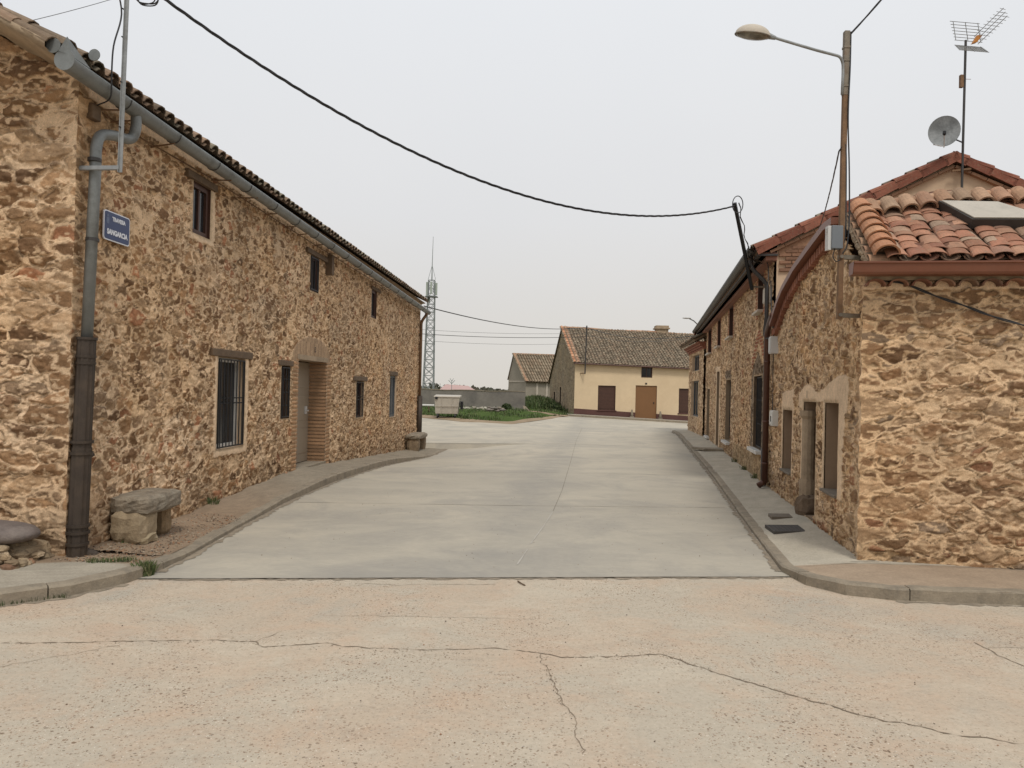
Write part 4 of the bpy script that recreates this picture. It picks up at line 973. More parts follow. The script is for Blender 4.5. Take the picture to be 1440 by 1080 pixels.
# openings
for (a0, a1, z0, z1), nm in ((wn, 'window'), (wf, 'window')):
    m = MB(); WS.box(m, a0 - .01, a1 + .01, z0 - .01, z1 + .01, -.24, -.20)
    o = m.build('window', M['blind'], CA); m = MB(); reveal(m, WS, a0, a1, z0, z1, .22, .0); m.build('reveal', M['shade'], o)
    m = MB(); WS.box(m, a0 - .03, a1 + .03, z0 - .03, z0 + .002, -.20, .05); m.build('sill', M['slab'], o, bevel=.006)
a0, a1, z0, z1 = wd
m = MB(); WS.box(m, a0 - .01, a1 + .01, z0, z1 + .02, -.52, -.47)
for k in range(1, 6): WS.box(m, a0 + k * .127 - .004, a0 + k * .127 + .004, z0, z1, -.475, -.467)
o = m.build('door', M['oldwood'], CA); m = MB(); reveal(m, WS, a0, a1, z0, z1, .5, .0); m.build('door_jamb', M['shade'], CA)
m = MB(); m.tube([WS.P(a1 + .03, .55, -.06), WS.P(a1 + .03, 1.36, -.06)], .085, 12); m.tube([WS.P(a1 + .03, 1.36, -.06), WS.P(a1 + .03, 1.40, -.06), WS.P(a1 + .03, 1.47, -.06)], [.085, .11, .115], 12); m.tube([WS.P(a1 + .03, .3, -.06), WS.P(a1 + .03, .56, -.06)], .105, 12); m.build('column', M['verge_mortar'], CA, smooth=False)
m = MB(); rockslab(m, WS.P(a1 - .05, .2, -.06), .16, .14, .16, .3, 3, 7, .2, (.16, .11, .07), 3.5); m.build('threshold_rock', M['rubblemix'], CA)
text(0, '1', .13, WS, 2.52, 1.68, .032, M['iron'], CA, 'house_number', .9, .002)

# ================================================================== HOUSE C (second on the right)
CC = thing('stone_house', WS.P(5.6, .1), 'two-storey rubble stone house with plastered gable and brick window surrounds behind the cottage', 'house')
cw1 = (6.6, 7.75, .65, 2.03); cw2 = (12.1, 13.35, .45, 2.05); cw3 = (15.3, 16.2, .12, 2.35); cw4 = (19.0, 20.2, .2, 1.85)
us = [(6.75, 7.45, 3.25, 3.98), (11.9, 12.85, 3.15, 4.02), (15.35, 16.3, 3.12, 4.02), (18.75, 20.2, 3.1, 4.02)]
holes = [cw1, cw2, cw3, cw4] + us; regs = []
for a0, a1, z0, z1 in us: regs += [('redbrick', [(a0 - .22, z0 - .1), (a0, z0 - .1), (a0, 4.3), (a0 - .22, 4.3)]), ('redbrick', [(a1, z0 - .1), (a1 + .26, z0 - .1), (a1 + .26, 4.3), (a1, 4.3)])]
regs += [('darkstone', [(cw1[0] - .25, .55), (cw1[0], .55), (cw1[0], 2.05), (cw1[1], 2.05), (cw1[1], .55), (cw1[1] + .3, .55), (cw1[1] + .3, 2.1), (7.2, 2.5), (cw1[0] - .25, 2.1)]),
         ('redbrick', [(6.3, 2.15), (7.2, 2.75), (8.1, 2.15), (8.1, 2.4), (7.2, 2.95), (6.3, 2.45)]),
         ('plaster', [(cw3[0] - .25, .1), (cw3[0], .1), (cw3[0], 2.35), (cw3[1], 2.35), (cw3[1], .1), (cw3[1] + .2, .1), (cw3[1] + .2, 2.5), (cw3[0] - .25, 2.5)]),
         ('darkstone', [(12.0, 2.05), (13.5, 2.05), (13.5, 2.3), (12.0, 2.3)]),
         ('band', [(5.7, -.1), (11.2, -.1), (11.2, .52), (5.7, .52)])]
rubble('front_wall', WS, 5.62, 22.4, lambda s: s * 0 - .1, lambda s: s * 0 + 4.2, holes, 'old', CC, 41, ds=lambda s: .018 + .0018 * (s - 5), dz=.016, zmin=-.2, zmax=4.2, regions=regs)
# gable facing the camera (D = 5.5 along the street)
WCG = W(WS.P(5.5, 0), f2, -dr)
rkC = lambda t: 4.16 + (1.36 / 2.7) * t
m = MB(); m.face([WCG.P(.02, 1), WCG.P(5.4, 1), WCG.P(5.4, 4.2), WCG.P(2.66, 5.50), WCG.P(.02, 4.2)]); m.build('gable_wall', M['plaster'], CC)
m = MB(); 
for sgn in (1,):
    pts = [(.05, 4.0), (.5, 4.05), (.85, 4.15), (1.1, 4.6), (.6, 4.38), (.05, 4.15)]
    n0 = m.verts([WCG.P(t, z, .03) for t, z in pts], (.30, .17, .10)); m.f.append(tuple(range(n0, n0 + 6)))
rg = random.Random(4)
for j in range(7):
    for i in range(6 - j // 2):
        q = rg.uniform(.7, 1.1); t0 = .06 + i * .2 + (j % 2) * .1; z0 = 3.75 + j * .062
        if z0 < rkC(t0) - .1 and t0 < .9: WCG.box(m, t0, t0 + .185, z0, z0 + .048, .0, .04 + .01 * rg.random(), (.28 * q, .15 * q, .09 * q))
m.build('corner_brickwork', M['brick'], CC)
upC = (f2 + Vector((0, 0, 0.483))).normalized(); nC = (-f2 * .483 + Vector((0, 0, 1))).normalized(); E0 = WS.P(5.38, 4.16 - .13, .30)
upC2 = (-f2 + Vector((0, 0, 0.483))).normalized(); nC2 = (f2 * .483 + Vector((0, 0, 1))).normalized(); E1 = E0 + f2 * 6.04
LC = 3.02 * sqrt(1 + .49 ** 2)
m = MB(); tiles(m, E0 + dr * .2 + nC * .08, dr, upC, nC, 17.2, LC, .22, .38, .095, 4, 'left', 31)
for E, u_, n_ in ((E0, upC, nC), (E1, upC2, nC2)):
    m.box8([E, E + dr * 17.45, E + dr * 17.45 + u_ * LC, E + u_ * LC] + [p + n_ * .09 for p in (E, E + dr * 17.45, E + dr * 17.45 + u_ * LC, E + u_ * LC)], (.17, .115, .08))
RC = m.build('roof', M['tile'], CC)
m = MB()
for E, u_, n_ in ((E0, upC, nC), (E1, upC2, nC2)):
    k = 0
    while k * .40 < LC - .05:
        q = .9 + .2 * RND.random(); L_ = min(.44, LC - k * .40 + .06)
        c = tuple(v * q for v in TP['red'][k % 3]); p = E + u_ * (k * .40) + n_ * (.10 + .0) + dr * .02
        # flat-fronted verge tile: top cover plus the apron hanging over the gable
        barrel(m, p + dr * .06, dr, (u_ - n_ * .05).normalized(), n_, L_, .115, .10, 8, c, .75, .02)
        a_ = p + n_ * .03 - dr * .045; m.box8([a_, a_ + dr * .02, a_ + dr * .02 + u_ * L_, a_ + u_ * L_, a_ + n_ * .02 - n_ * .17, a_ + dr * .02 - n_ * .15, a_ + dr * .02 + u_ * L_ - n_ * .13, a_ + u_ * L_ - n_ * .13][::1], c); k += 1
m.build('verge_tiles', M['tile'], RC)
m = MB()
for (E, u_, n_) in ((E0, upC, nC), (E1, upC2, nC2)):
    for j in range(1):
        k = 0
        while k * .26 < LC - .3:
            q = rg.uniform(.75, 1.15); p = E + u_ * (k * .26 + .2) - n_ * (.035 + j * .055) + dr * .04
            m.box8([p, p + dr * .3, p + dr * .3 + u_ * .25, p + u_ * .25] + [v - n_ * .042 for v in (p, p + dr * .3, p + dr * .3 + u_ * .25, p + u_ * .25)], (.33 * q, .19 * q, .115 * q)); k += 1
m.build('verge_corbel', M['brick'], CC)
k = 0; m = MB()
while k * .36 < 17: barrel(m, E0 + upC * LC + dr * (k * .36 + .15) + Vector((0, 0, .03)), f2, dr, Vector((0, 0, 1)), .4, .12, .10, 6, TP['red'][k % 3]); k += 1
m.build('ridge_tiles', M['tile'], RC)
m = MB(); halfpipe(m, WS.P(5.35, 4.14, .37), WS.P(22.7, 4.12, .37), .085); WS.box(m, 5.4, 22.6, 4.0, 4.03, -.02, .30); G2 = m.build('gutter', M['darkmetal'], CC, smooth=False)
m = MB(); WS.box(m, 5.45, 22.5, 3.93, 4.0, -.02, .16, (.25, .12, .08)); WS.box(m, 5.45, 22.5, 4.0, 4.06, -.02, .24, (.2, .1, .07)); m.build('brick_cornice', M['brick'], CC)
for i, (a0, a1, z0, z1) in enumerate(us): window(CC, WS, a0, a1, z0, z1 - (.10), dep=.22, frame='brownwood', rev='brownwood', sill=('whitetrim', .05, .12), mull=1)
window(CC, WS, *cw1, dep=.30, frame='blackwood', rev='oldwood', sill=('white', .07, .12), mull=1, grille=(7, 2, -.05))
window(CC, WS, *cw2, dep=.28, frame='brownwood', rev='blind', sill=('white', .07, .12), mull=1, grille=(6, 1, -.1))
window(CC, WS, *cw4, dep=.22, frame='brownwood', rev='blind', sill=('white', .07, .1), mull=1)
a0, a1, z0, z1 = cw3
m = MB(); WS.box(m, a0, a1, z0, z1, -.25, -.2); m.build('door', M['oldwood'], CC); m = MB(); reveal(m, WS, a0, a1, z0, z1, .22, .02); m.build('door_jamb', M['blind'], CC)
m = MB(); m.face([W(WS.P(22.4, 0), f2, dr).P(t, z) for t, z in ((0, -.2), (5.9, -.2), (5.9, 4.2), (2.9, 5.56), (0, 4.2))]); m.face([WS.P(5.5, 0, -5.9), WS.P(22.4, 0, -5.9), WS.P(22.4, 4.2, -5.9), WS.P(5.5, 4.2, -5.9)]); m.build('rear_wall', M['plaster'], CC)
# downpipes at the junction
m = MB(); m.tube(spl([WS.P(4.78, 2.95, .13), WS.P(5.1, 2.84, .13), WS.P(5.38, 2.72, .12), WS.P(5.45, 2.5, .11)], 5) + [WS.P(5.45, .2, .11)], .05, 12); m.tube([WS.P(5.45, .22, .11), WS.P(5.5, .14, .2)], .05, 12)
for z in (2.2, 1.2, .5): m.tube([WS.P(5.45, z, .11), WS.P(5.45, z + .04, .11)], .056, 12)
m.build('downpipe', M['darkbrown'], CA, smooth=True)
m = MB(); m.tube(spl([WS.P(5.75, 4.10, .37), WS.P(5.75, 3.85, .34), WS.P(5.75, 3.6, .12), WS.P(5.75, 3.4, .09)], 5) + [WS.P(5.72, .6, .09)], .035, 10); m.tube([WS.P(5.72, .75, .09), WS.P(5.72, .12, .09)], .05, 10); m.build('downpipe', M['darkmetal'], CC, smooth=True)
m = MB(); m.tube(spl([WS.P(22.3, 4.05, .37), WS.P(22.3, 3.8, .34), WS.P(22.3, 3.6, .12)], 4) + [WS.P(22.3, .1, .10)], .05, 8); m.build('downpipe', M['brownmetal'], CC, smooth=True)

# ================================================================== HOUSE D (third on the right)
WD0 = Vector((7.16, 28.35, 0)); ddv = (Vector((7.74, 33.0, 0)) - WD0); WD = W(WD0, ddv, (-ddv.y, ddv.x)); LD = ddv.length
CD = thing('stone_house', WD0, 'small stone house with red brick cornice at the far right end of the street', 'house')
d1 = (.9, 3.1, 1.05, 2.25); d2 = (.9, 2.9, 2.72, 3.5)
d1 = (1.0, 3.6, .75, 2.2); d2 = (1.0, 3.4, 2.6, 3.25)
rubble('front_wall', WD, -.3, LD, lambda s: s * 0 - .2, lambda s: s * 0 + 3.62, [d1, d2], 'old', CD, 51, ds=lambda s: .05, dz=.04, zmin=-.3, zmax=3.62)
WDe = W(WD.P(LD, 0), -WD.n, WD.d); rubble('end_wall', WDe, 0, 7, lambda s: s * 0 - .2, lambda s: s * 0 + 3.62, [], 'old', CD, 52, ds=lambda s: .08, dz=.06, zmin=-.3, zmax=3.62)
m = MB()
for k in range(4): WD.box(m, -.3, LD + .02 + k * .05, 3.36 + k * .07, 3.42 + k * .07, -.1, .04 + k * .06, (.26, .10, .06))
m.build('brick_cornice', M['brick'], CD)
m = MB(); uD = (-WD.n + Vector((0, 0, .5))).normalized(); nD = (WD.n * .5 + Vector((0, 0, 1))).normalized(); e = WD.P(-.3, 3.64, .34)
m.box8([e, e + WD.d * (LD + .75), e + WD.d * (LD + .75) + uD * 4.2, e + uD * 4.2] + [v + nD * .08 for v in (e, e + WD.d * (LD + .75), e + WD.d * (LD + .75) + uD * 4.2, e + uD * 4.2)], (.17, .12, .08))
tiles(m, e + nD * .07, WD.d, uD, nD, LD + .6, 4.1, .22, .4, .095, 4, 'left', 3)
m.build('roof', M['tile'], CD)
window(CD, WD, *d1, dep=.12, frame='bluegrey', rev='plaster', mull=2); window(CD, WD, *d2, dep=.12, frame='bluegrey', rev='plaster', mull=2)

# ================================================================== YELLOW HOUSE
YO = Vector((3.9, 47, 0)); yd = Vector((.995, .0995, 0)); yn = Vector((.0995, -.995, 0)); WY = W(YO, yd, yn)
CY = thing('yellow_house', YO, 'pale yellow rendered house with maroon plinth at the end of the street', 'house')
yb = lambda t: .18 - .045 * t; ye = lambda t: 3.44 - .021 * t; YLn = 13.5
opn = [(1.5, 2.62, .53, 2.07), (3.9, 5.27, -.12, 2.13), (4.24, 4.94, 2.64, 3.27), (6.7, 7.9, .44, 2.0)]
xs_ = sorted({0, YLn} | {o[0] for o in opn} | {o[1] for o in opn}); 
m = MB(); mp_ = MB()
for x0, x1 in zip(xs_, xs_[1:]):
    hs = sorted([(o[2], o[3]) for o in opn if o[0] <= x0 + 1e-6 and o[1] >= x1 - 1e-6]); cur = -.6
    for a, b in hs + [(None, None)]:
        za = a if a is not None else None
        pl0, pl1 = yb(x0) + .42, yb(x1) + .42
        t0, t1 = (za, za) if za is not None else (ye(x0), ye(x1))
        c0 = cur
        # plinth (below pl) and render (above)
        if c0 < pl0:
            u0, u1 = min(pl0, t0), min(pl1, t1)
            if u0 > c0: mp_.face([WY.P(x0, c0, .012), WY.P(x1, c0, .012), WY.P(x1, u1, .012), WY.P(x0, u0, .012)])
        lo0, lo1 = max(c0, pl0), max(c0, pl1)
        if t0 > lo0: m.face([WY.P(x0, lo0), WY.P(x1, lo1), WY.P(x1, t1), WY.P(x0, t0)])
        if b is not None: cur = b
for x0, x1 in zip([0, 5.27], [3.9, YLn]): mp_.face([WY.P(x0, yb(x0) + .42, .012), WY.P(x1, yb(x1) + .42, .012), WY.P(x1, yb(x1) + .42, -.01), WY.P(x0, yb(x0) + .42, -.01)])
m.build('front_wall', M['yellow'], CY); mp_.build('plinth', M['maroon'], CY)
for i, o_ in enumerate((opn[0], opn[3], opn[2])):
    if i < 2:
        m = MB(); a0, a1, z0, z1 = o_; WY.box(m, a0, a1, z0, z1, -.16, -.10)
        for k in range(6): WY.box(m, a0 + .08, a1 - .08, z0 + .1 + k * (z1 - z0) / 6.3, z0 + .1 + k * (z1 - z0) / 6.3 + .2, -.10, -.09)
        w_ = m.build('window', M['brownwood'], CY); m = MB(); reveal(m, WY, a0, a1, z0, z1, .12, .0); m.build('reveal', M['brownwood'], w_)
        m = MB(); WY.box(m, a0 - .06, a1 + .06, z0 - .06, z0, -.1, .06); m.build('sill', M['maroon'], w_)
    else: window(CY, WY, *o_, dep=.08, frame='brownwood', rev='brownwood', mull=1)
m = MB(); a0, a1, z0, z1 = opn[1]; WY.box(m, a0, a1, z0, z1, -.12, -.06); DY = m.build('door', M['ochredoor'], CY); m = MB(); reveal(m, WY, a0, a1, z0, z1, .08, .0); m.build('reveal', M['brownwood'], DY)
m = MB(); WY.box(m, a1 - .2, a1 - .15, 1.0, 1.1, -.06, -.02); m.build('handle', M['iron'], DY)
m = MB(); WY.box(m, 4.5, 4.62, 2.2, 2.3, 0, .02); m.build('number_plate', M['iron'], CY)
# gable: ridge 5 m back, far eave 10 m back
Yg = W(YO, -yn, -yd)   # along depth, outward to the left
rub_z = lambda s: np.minimum(3.46 + (5.95 - 3.46) * s / 5.0, 5.95 - (5.95 - 2.45) * (s - 5.0) / 5.2)
g1 = (5.0, 5.5, .3, 1.95); g2 = (7.6, 8.1, .5, 1.6)
rubble('gable_wall', Yg, 0, 10.2, lambda s: s * 0 - .3, rub_z, [g1, g2], 'grey', CY, 61, ds=lambda s: .055, dz=.05, zmin=-.3, zmax=5.96)
m = MB(); Yg.box(m, *g1[:2], *g1[2:], -.1, -.05); Yg.box(m, *g2[:2], *g2[2:], -.1, -.05); m.build('shutter', M['blackwood'], CY)
m = MB(); Yr = W(WY.P(YLn, 0), -yn, yd); m.face([Yr.P(0, -1), Yr.P(10.2, -1), Yr.P(10.2, 2.4), Yr.P(5, 5.7), Yr.P(0, 3.1)]); Yk = W(WY.P(0, 0, -10.2), yd, -yn); m.face([Yk.P(0, -.5), Yk.P(YLn, -1), Yk.P(YLn, 2.2), Yk.P(0, 2.45)]); m.build('rear_wall', M['barnwall'], CY)
ydt = (yd + Vector((0, 0, -.021))).normalized(); kY = (5.95 - 3.46) / 5.0; uY = (-yn + Vector((0, 0, kY))).normalized(); nY = ydt.cross(uY).normalized(); LY = 5.25 * sqrt(1 + kY * kY)
e = WY.P(-.12, 3.46 - .10, .25)
m = MB(); m.box8([e, e + ydt * (YLn + .3), e + ydt * (YLn + .3) + uY * LY, e + uY * LY] + [v + nY * .07 for v in (e, e + ydt * (YLn + .3), e + ydt * (YLn + .3) + uY * LY, e + uY * LY)], (.10, .075, .05))
tiles(m, e + nY * .05, ydt, uY, nY, YLn + .2, LY, .20, .27, .092, 5, 'far', 44, 2.6, rt=.7, hg=.6)
top = e + uY * LY; k2 = (5.95 - 2.45) / 5.2; uB = (-yn - Vector((0, 0, k2))).normalized(); m.face([top, top + ydt * (YLn + .3), top + ydt * (YLn + .3) + uB * 6.5, top + uB * 6.5], (.17, .13, .09))
RY = m.build('roof', M['tile'], CY)
m = MB(); k = 0
while k * .38 < YLn + .2:
    q = RND.uniform(.8, 1.25); barrel(m, top + ydt * (k * .38) + Vector((0, 0, .05 + .03 * sin(k * .5))), yn, ydt, Vector((0, 0, 1)), .42, .14, .12, 5, tuple(v * q for v in TP['ridge'][k % 4])); k += 1
m.build('ridge_tiles', M['tile'], RY)
m = MB(); k = 0
while k * .40 < LY:
    for dx in (.06, .30): q = RND.uniform(.85, 1.2); barrel(m, e + ydt * dx + uY * (k * .40) + nY * .10, ydt, (uY - nY * .04).normalized(), nY, .44, .11, .095, 5, tuple(v * q for v in (TP['orange'] if dx < .1 else TP['ridge'])[k % 3]))
    k += 1
m.build('verge_tiles', M['tile'], RY)
m = MB(); WY.box(m, -.12, YLn, 0, .0001, 0, 0.0001) if False else m.tube([WY.P(-.1, 3.40, .30), WY.P(YLn, 3.12, .30)], .04, 6); m.build('gutter', M['darkbrown'], CY)
m = MB(); c = WY.P(7.05, 5.3, -5.2)
m.box((c.x - .42, c.y - .35, 5.2), (c.x + .42, c.y + .35, 6.15)); m.box((c.x - .52, c.y - .45, 6.15), (c.x + .52, c.y + .45, 6.25)); m.box((c.x - .45, c.y - .38, 6.25), (c.x + .45, c.y + .38, 6.40)); m.build('chimney', M['verge_mortar'], CY, bevel=.02)
# pavement in front of it
rows = [(45.4 + .1 * 0 + k * .32, 3.4 + 0 * k, 14) for k in range(6)]
o = sheet('pavement_far', rows, M['pavement'], .12, None, lambda x, y: (.36, .32, .26), 20); struct(o)
m = MB(); m.v = []
pr = None
for k in range(21):
    x = 3.4 + 10.6 * k / 20; g = gz(x, 45.4); cur = m.verts([(x, 45.32, g - .05), (x, 45.32, g + .12), (x, 45.42, g + .123)])
    if pr is not None: m.f += [(pr, cur, cur + 1, pr + 1), (pr + 1, cur + 1, cur + 2, pr + 2)]
    pr = cur
struct(m.build('kerb_far', M['kerb']))
def urn(t, lab):
    g = gz(YO.x + t, 46.8) + .14
    p = WY.P(t, g, .22); o = thing('garden_ornament', p, lab, 'ornament', 'stone ornaments beside the ochre door')
    m = MB(); m.box((p.x - .12, p.y - .12, g - .02), (p.x + .12, p.y + .12, g + .06)); m.build('plinth', M['kerb'], o, bevel=.01)
    m = MB(); m.tube([p + Vector((0, 0, z)) for z in (.05, .1, .16, .24, .32, .38, .43, .47)], [.05, .08, .09, .07, .075, .05, .06, .03], 10); m.build('figure', M['kerb'], o, smooth=True)
urn(3.64, 'small pale garden ornament on the left of the ochre door'); urn(5.46, 'small pale garden ornament on the right of the ochre door')
# rusty post on the yellow house carrying the wires
YP = thing('wire_post', WY.P(.6, 2.8, .35), 'thin rusty post fixed to the front of the yellow house', 'post')
m = MB(); m.bar(WY.P(.57, 2.75, .36), WY.P(.62, 5.75, .36), .075, .075); m.build('post', M['darkmetal'], YP)
m = MB(); m.bar(WY.P(.35, 2.80, .02), WY.P(.58, 2.80, .36), .05, .05); m.build('bracket', M['rust'], YP)
tp = WY.P(.62, 5.65, .36); tp2 = WY.P(.61, 5.2, .36)
cable('overhead_wire', sag(Vector((-2.85, 23.9, 4.25)), tp, .35, 30), .018, M['cable'], 'uppermost black wire from the left house to the post on the yellow house', 'wire', None)
L0 = Vector((-9, 36, 5.05))
for k, (za, zb, r, lab) in enumerate(((4.85, 5.35, .008, 'second wire down, thin, crossing behind the lattice tower view'), (4.62, 5.12, .016, 'third wire down, dark, running to the yellow house post'), (4.35, 4.72, .008, 'lowest thin wire running to the yellow house gable'))):
    cable('overhead_wire', sag(Vector((-10, 36, za)), WY.P(.61, zb - .05, .36) if k < 2 else WY.P(-.05, zb, -1.5), .30, 24), r, M['thinwire' if r < .01 else 'cable'], lab, 'wire')
cable('overhead_wire', sag(tp, (7.6, 31.5, 4.1), .35, 24), .016, M['cable'], 'black wire crossing in front of the yellow house roof to the far right house', 'wire')
cable('overhead_wire', sag(tp2, (7.3, 29.5, 3.9), .3, 24), .008, M['thinwire'], 'thin lower wire over the yellow house roof towards the right', 'wire')

# ================================================================== BARN
CB = thing('barn', (1, 74, 0), 'distant grey barn with tiled roof and streaked wall left of the yellow house', 'barn')
g0, g1_, g2_ = Vector((-.35, 74.5, 0)), Vector((1.33, 71.5, 0)), None
gd = (g1_ - g0).normalized(); WBg = W(g0, gd, (gd.y, -gd.x)); Lg = (g1_ - g0).length
ea = Vector((.98, .2, 0)).normalized(); WBf = W(g1_, ea, (ea.y, -ea.x))
m = MB(); m.face([WBg.P(0, -.3), WBg.P(Lg, -.3), WBg.P(Lg, 2.45), WBg.P(Lg * .28, 5.1), WBg.P(0, 2.7)]); m.face([WBf.P(0, -.3), WBf.P(7, -.3), WBf.P(7, 2.5), WBf.P(0, 2.5)]); m.build('wall', M['barnwall'], CB)
m = MB()
for k in range(6): t = 1.0 + k * .75 + .2 * (k % 2); WBf.box(m, t, t + .18, .0, 2.4, 0, .05)
WBg.box(m, .2, 3.2, 2.45, 2.55, 0, .05)
m.build('wall_strip', M['whitetrim'], CB)
m = MB(); pe = WBf.P(-.1, 2.42, .25); pk = WBg.P(Lg * .28, 5.12, .1); uu = (pk - pe); Lr = uu.length; uu.normalize(); nn = ea.cross(uu).normalized()
m.box8([pe, pe + ea * 7.5, pk + ea * 7.5, pk] + [v + nn * .07 for v in (pe, pe + ea * 7.5, pk + ea * 7.5, pk)], (.12, .09, .06)); tiles(m, pe + nn * .05, ea, uu, nn, 7.3, Lr, .26, .45, .11, 4, 'far', 8)
pl = WBg.P(-.1, 2.65, .1); m.face([pk, pl, pl + ea * 7.5, pk + ea * 7.5], (.15, .11, .08)); RB = m.build('roof', M['tile'], CB)
m = MB()
for k in range(int(Lr / .42)): barrel(m, pe + uu * (k * .42) + nn * .1 + ea * .1, ea, uu, nn, .45, .13, .12, 4, TP['ridge'][k % 4])
for k in range(18): barrel(m, pk + ea * (k * .42) + Vector((0, 0, .05)), WBf.n, ea, Vector((0, 0, 1)), .45, .15, .13, 4, TP['ridge'][k % 4])
m.build('ridge_tiles', M['tile'], RB)

# low rendered wall closing the yard
CWm = thing('yard_wall', (-6, 47, 0), 'long low grey rendered yard wall behind the refuse container', 'wall')
m = MB(); pa, pb_ = Vector((-26, 44.5, 0)), Vector((.85, 48.3, 0)); dd = (pb_ - pa).normalized(); WW = W(pa, dd, (dd.y, -dd.x)); LW = (pb_ - pa).length
n_ = 60; pr = None
for k in range(n_ + 1):
    s_ = LW * k / n_; z = 1.58 + .02 * sin(k) + .015 * RND.random() - .05 * (k / n_); cur = m.verts([WW.P(s_, -.3, .12), WW.P(s_, z, .12), WW.P(s_, z, -.12), WW.P(s_, -.3, -.12)])
    if pr is not None: m.f += [(pr, cur, cur + 1, pr + 1), (pr + 1, cur + 1, cur + 2, pr + 2), (pr + 2, cur + 2, cur + 3, pr + 3)]
    pr = cur
m.f.append((pr, pr + 3, pr + 2, pr + 1)); m.build('wall', M['wallrender'], CWm)
m = MB(); rg = random.Random(6)
pr = None
for k in range(n_ + 1):
    s_ = LW * k / n_; z = 1.585 + .02 * sin(k) - .05 * (k / n_) + .01 * rg.random(); cur = m.verts([WW.P(s_, z, .15), WW.P(s_, z + .05, .15), WW.P(s_, z + .05, -.15), WW.P(s_, z, -.15)])
    if pr is not None:
        for q in range(4): m.f.append((pr + q, cur + q, cur + (q + 1) % 4, pr + (q + 1) % 4))
    pr = cur
m.f.append((pr, pr + 3, pr + 2, pr + 1)); m.build('coping', M['kerb'], CWm)

# grass verge and bank
GE = [(-26, 42), (-12, 41), (-4.84, 39.6), (-3.2, 38.3), (-2.3, 36.9), (0, 36.2), (2.2, 41.5), (3.5, 46.0)]
def gt(x, y):
    e = interp(GE, x); d = y - e
    z = gz(x, y) + .015 + .12 * min(1, max(0, d) / 4) + .05 * sin(x * 1.7 + y) * min(1, max(d, 0))
    z += .62 * math.exp(-((x - 2.0) / 1.6) ** 2) * min(1, max(0, (y - 48.5) / 6)); z += .25 * math.exp(-((x + 7) / 4) ** 2) * min(1, max(0, (y - 41) / 3))
    return z
X = []; xs_ = fr(-26, 3.8, .3); nr_ = 60
for x in xs_:
    e = interp(GE, x); 
    for j in range(nr_ + 1): y = e + (66 - e) * (j / nr_) ** 1.6; X.append((x, y, gt(x, y) + .03 * RND.random()))
vid = np.arange(len(X)).reshape(len(xs_), nr_ + 1); q = np.stack([vid[:-1, :-1], vid[1:, :-1], vid[1:, 1:], vid[:-1, 1:]], -1).reshape(-1, 4)
o = mesh_np('grass_verge', np.array(X), q, None, M['turf']); o['kind'] = 'structure'
def blades(mb, x, y, z, n, spread, h, w, rg, cols):
    for _ in range(n):
        a = rg.uniform(0, 2 * pi); r = spread * sqrt(rg.random()); px, py = x + cos(a) * r, y + sin(a) * r; th = rg.uniform(0, 2 * pi); hh = h * rg.uniform(.5, 1.2); ln = rg.uniform(.1, .6) * hh
        dx, dy = cos(th) * w, sin(th) * w; lx, ly = cos(th + 1.4) * ln, sin(th + 1.4) * ln; c = rg.choice(cols); q = rg.uniform(.7, 1.3); c = tuple(v * q for v in c)
        mb.face([(px - dx, py - dy, z), (px + dx, py + dy, z), (px + dx * .6 + lx * .5, py + dy * .6 + ly * .5, z + hh * .7), (px + lx, py + ly, z + hh)], c)
GC = [(.055, .09, .02), (.08, .125, .03), (.042, .068, .016), (.13, .135, .06)]
m = MB(); rg = random.Random(12)
for _ in range(2600):
    x = rg.uniform(-14, 3.6); e = interp(GE, x) + .3; y = e + (58 - e) * rg.random() ** 1.3
    if -1.5 < x and y > 54: continue
    if vnoise(np.array([x * .7]), np.array([y * .5]), 4)[0] < .35: continue
    blades(m, x, y, gt(x, y), 7, .22, rg.uniform(.08, .22), .02, rg, GC)
for _ in range(500):
    x = rg.gauss(1.7, 1.0); y = rg.uniform(49, 57)
    if x < 3.7: blades(m, x, y, gt(x, y), 8, .3, .35, .03, rg, GC)
tag(m.build('grass', M['grass']), 'rough green grass growing over the verge and bank beyond the street', 'grass', None, 'stuff')
X = []; rows_ = []
for x in fr(-26, 3.4, .3):
    e = interp(GE, x); X.append((x, e - .9 - .3 * sin(x * 1.3), gz(x, e - .9) + .012)); X.append((x, e + .25 + .2 * sin(x * 2.3), gt(x, e + .25) + .045))
vid = np.arange(len(X)).reshape(-1, 2); q = np.stack([vid[:-1, 0], vid[1:, 0], vid[1:, 1], vid[:-1, 1]], -1)
o = mesh_np('dirt_edge', np.array(X), q, None, M['dirt']); o['kind'] = 'structure'
# path across the grass by the wall end
X = []
for (x, y) in ((.9, 47.4), (1.6, 45.5), (2.3, 44.2), (3.1, 43.6)):
    X.append((x - .35, y - .25, gt(x, y) + .06)); X.append((x + .35, y + .3, gt(x, y) + .06))
vid = np.arange(len(X)).reshape(-1, 2); q = np.stack([vid[:-1, 0], vid[1:, 0], vid[1:, 1], vid[:-1, 1]], -1); o = mesh_np('path', np.array(X), q, None, M['dirt']); o['kind'] = 'structure'
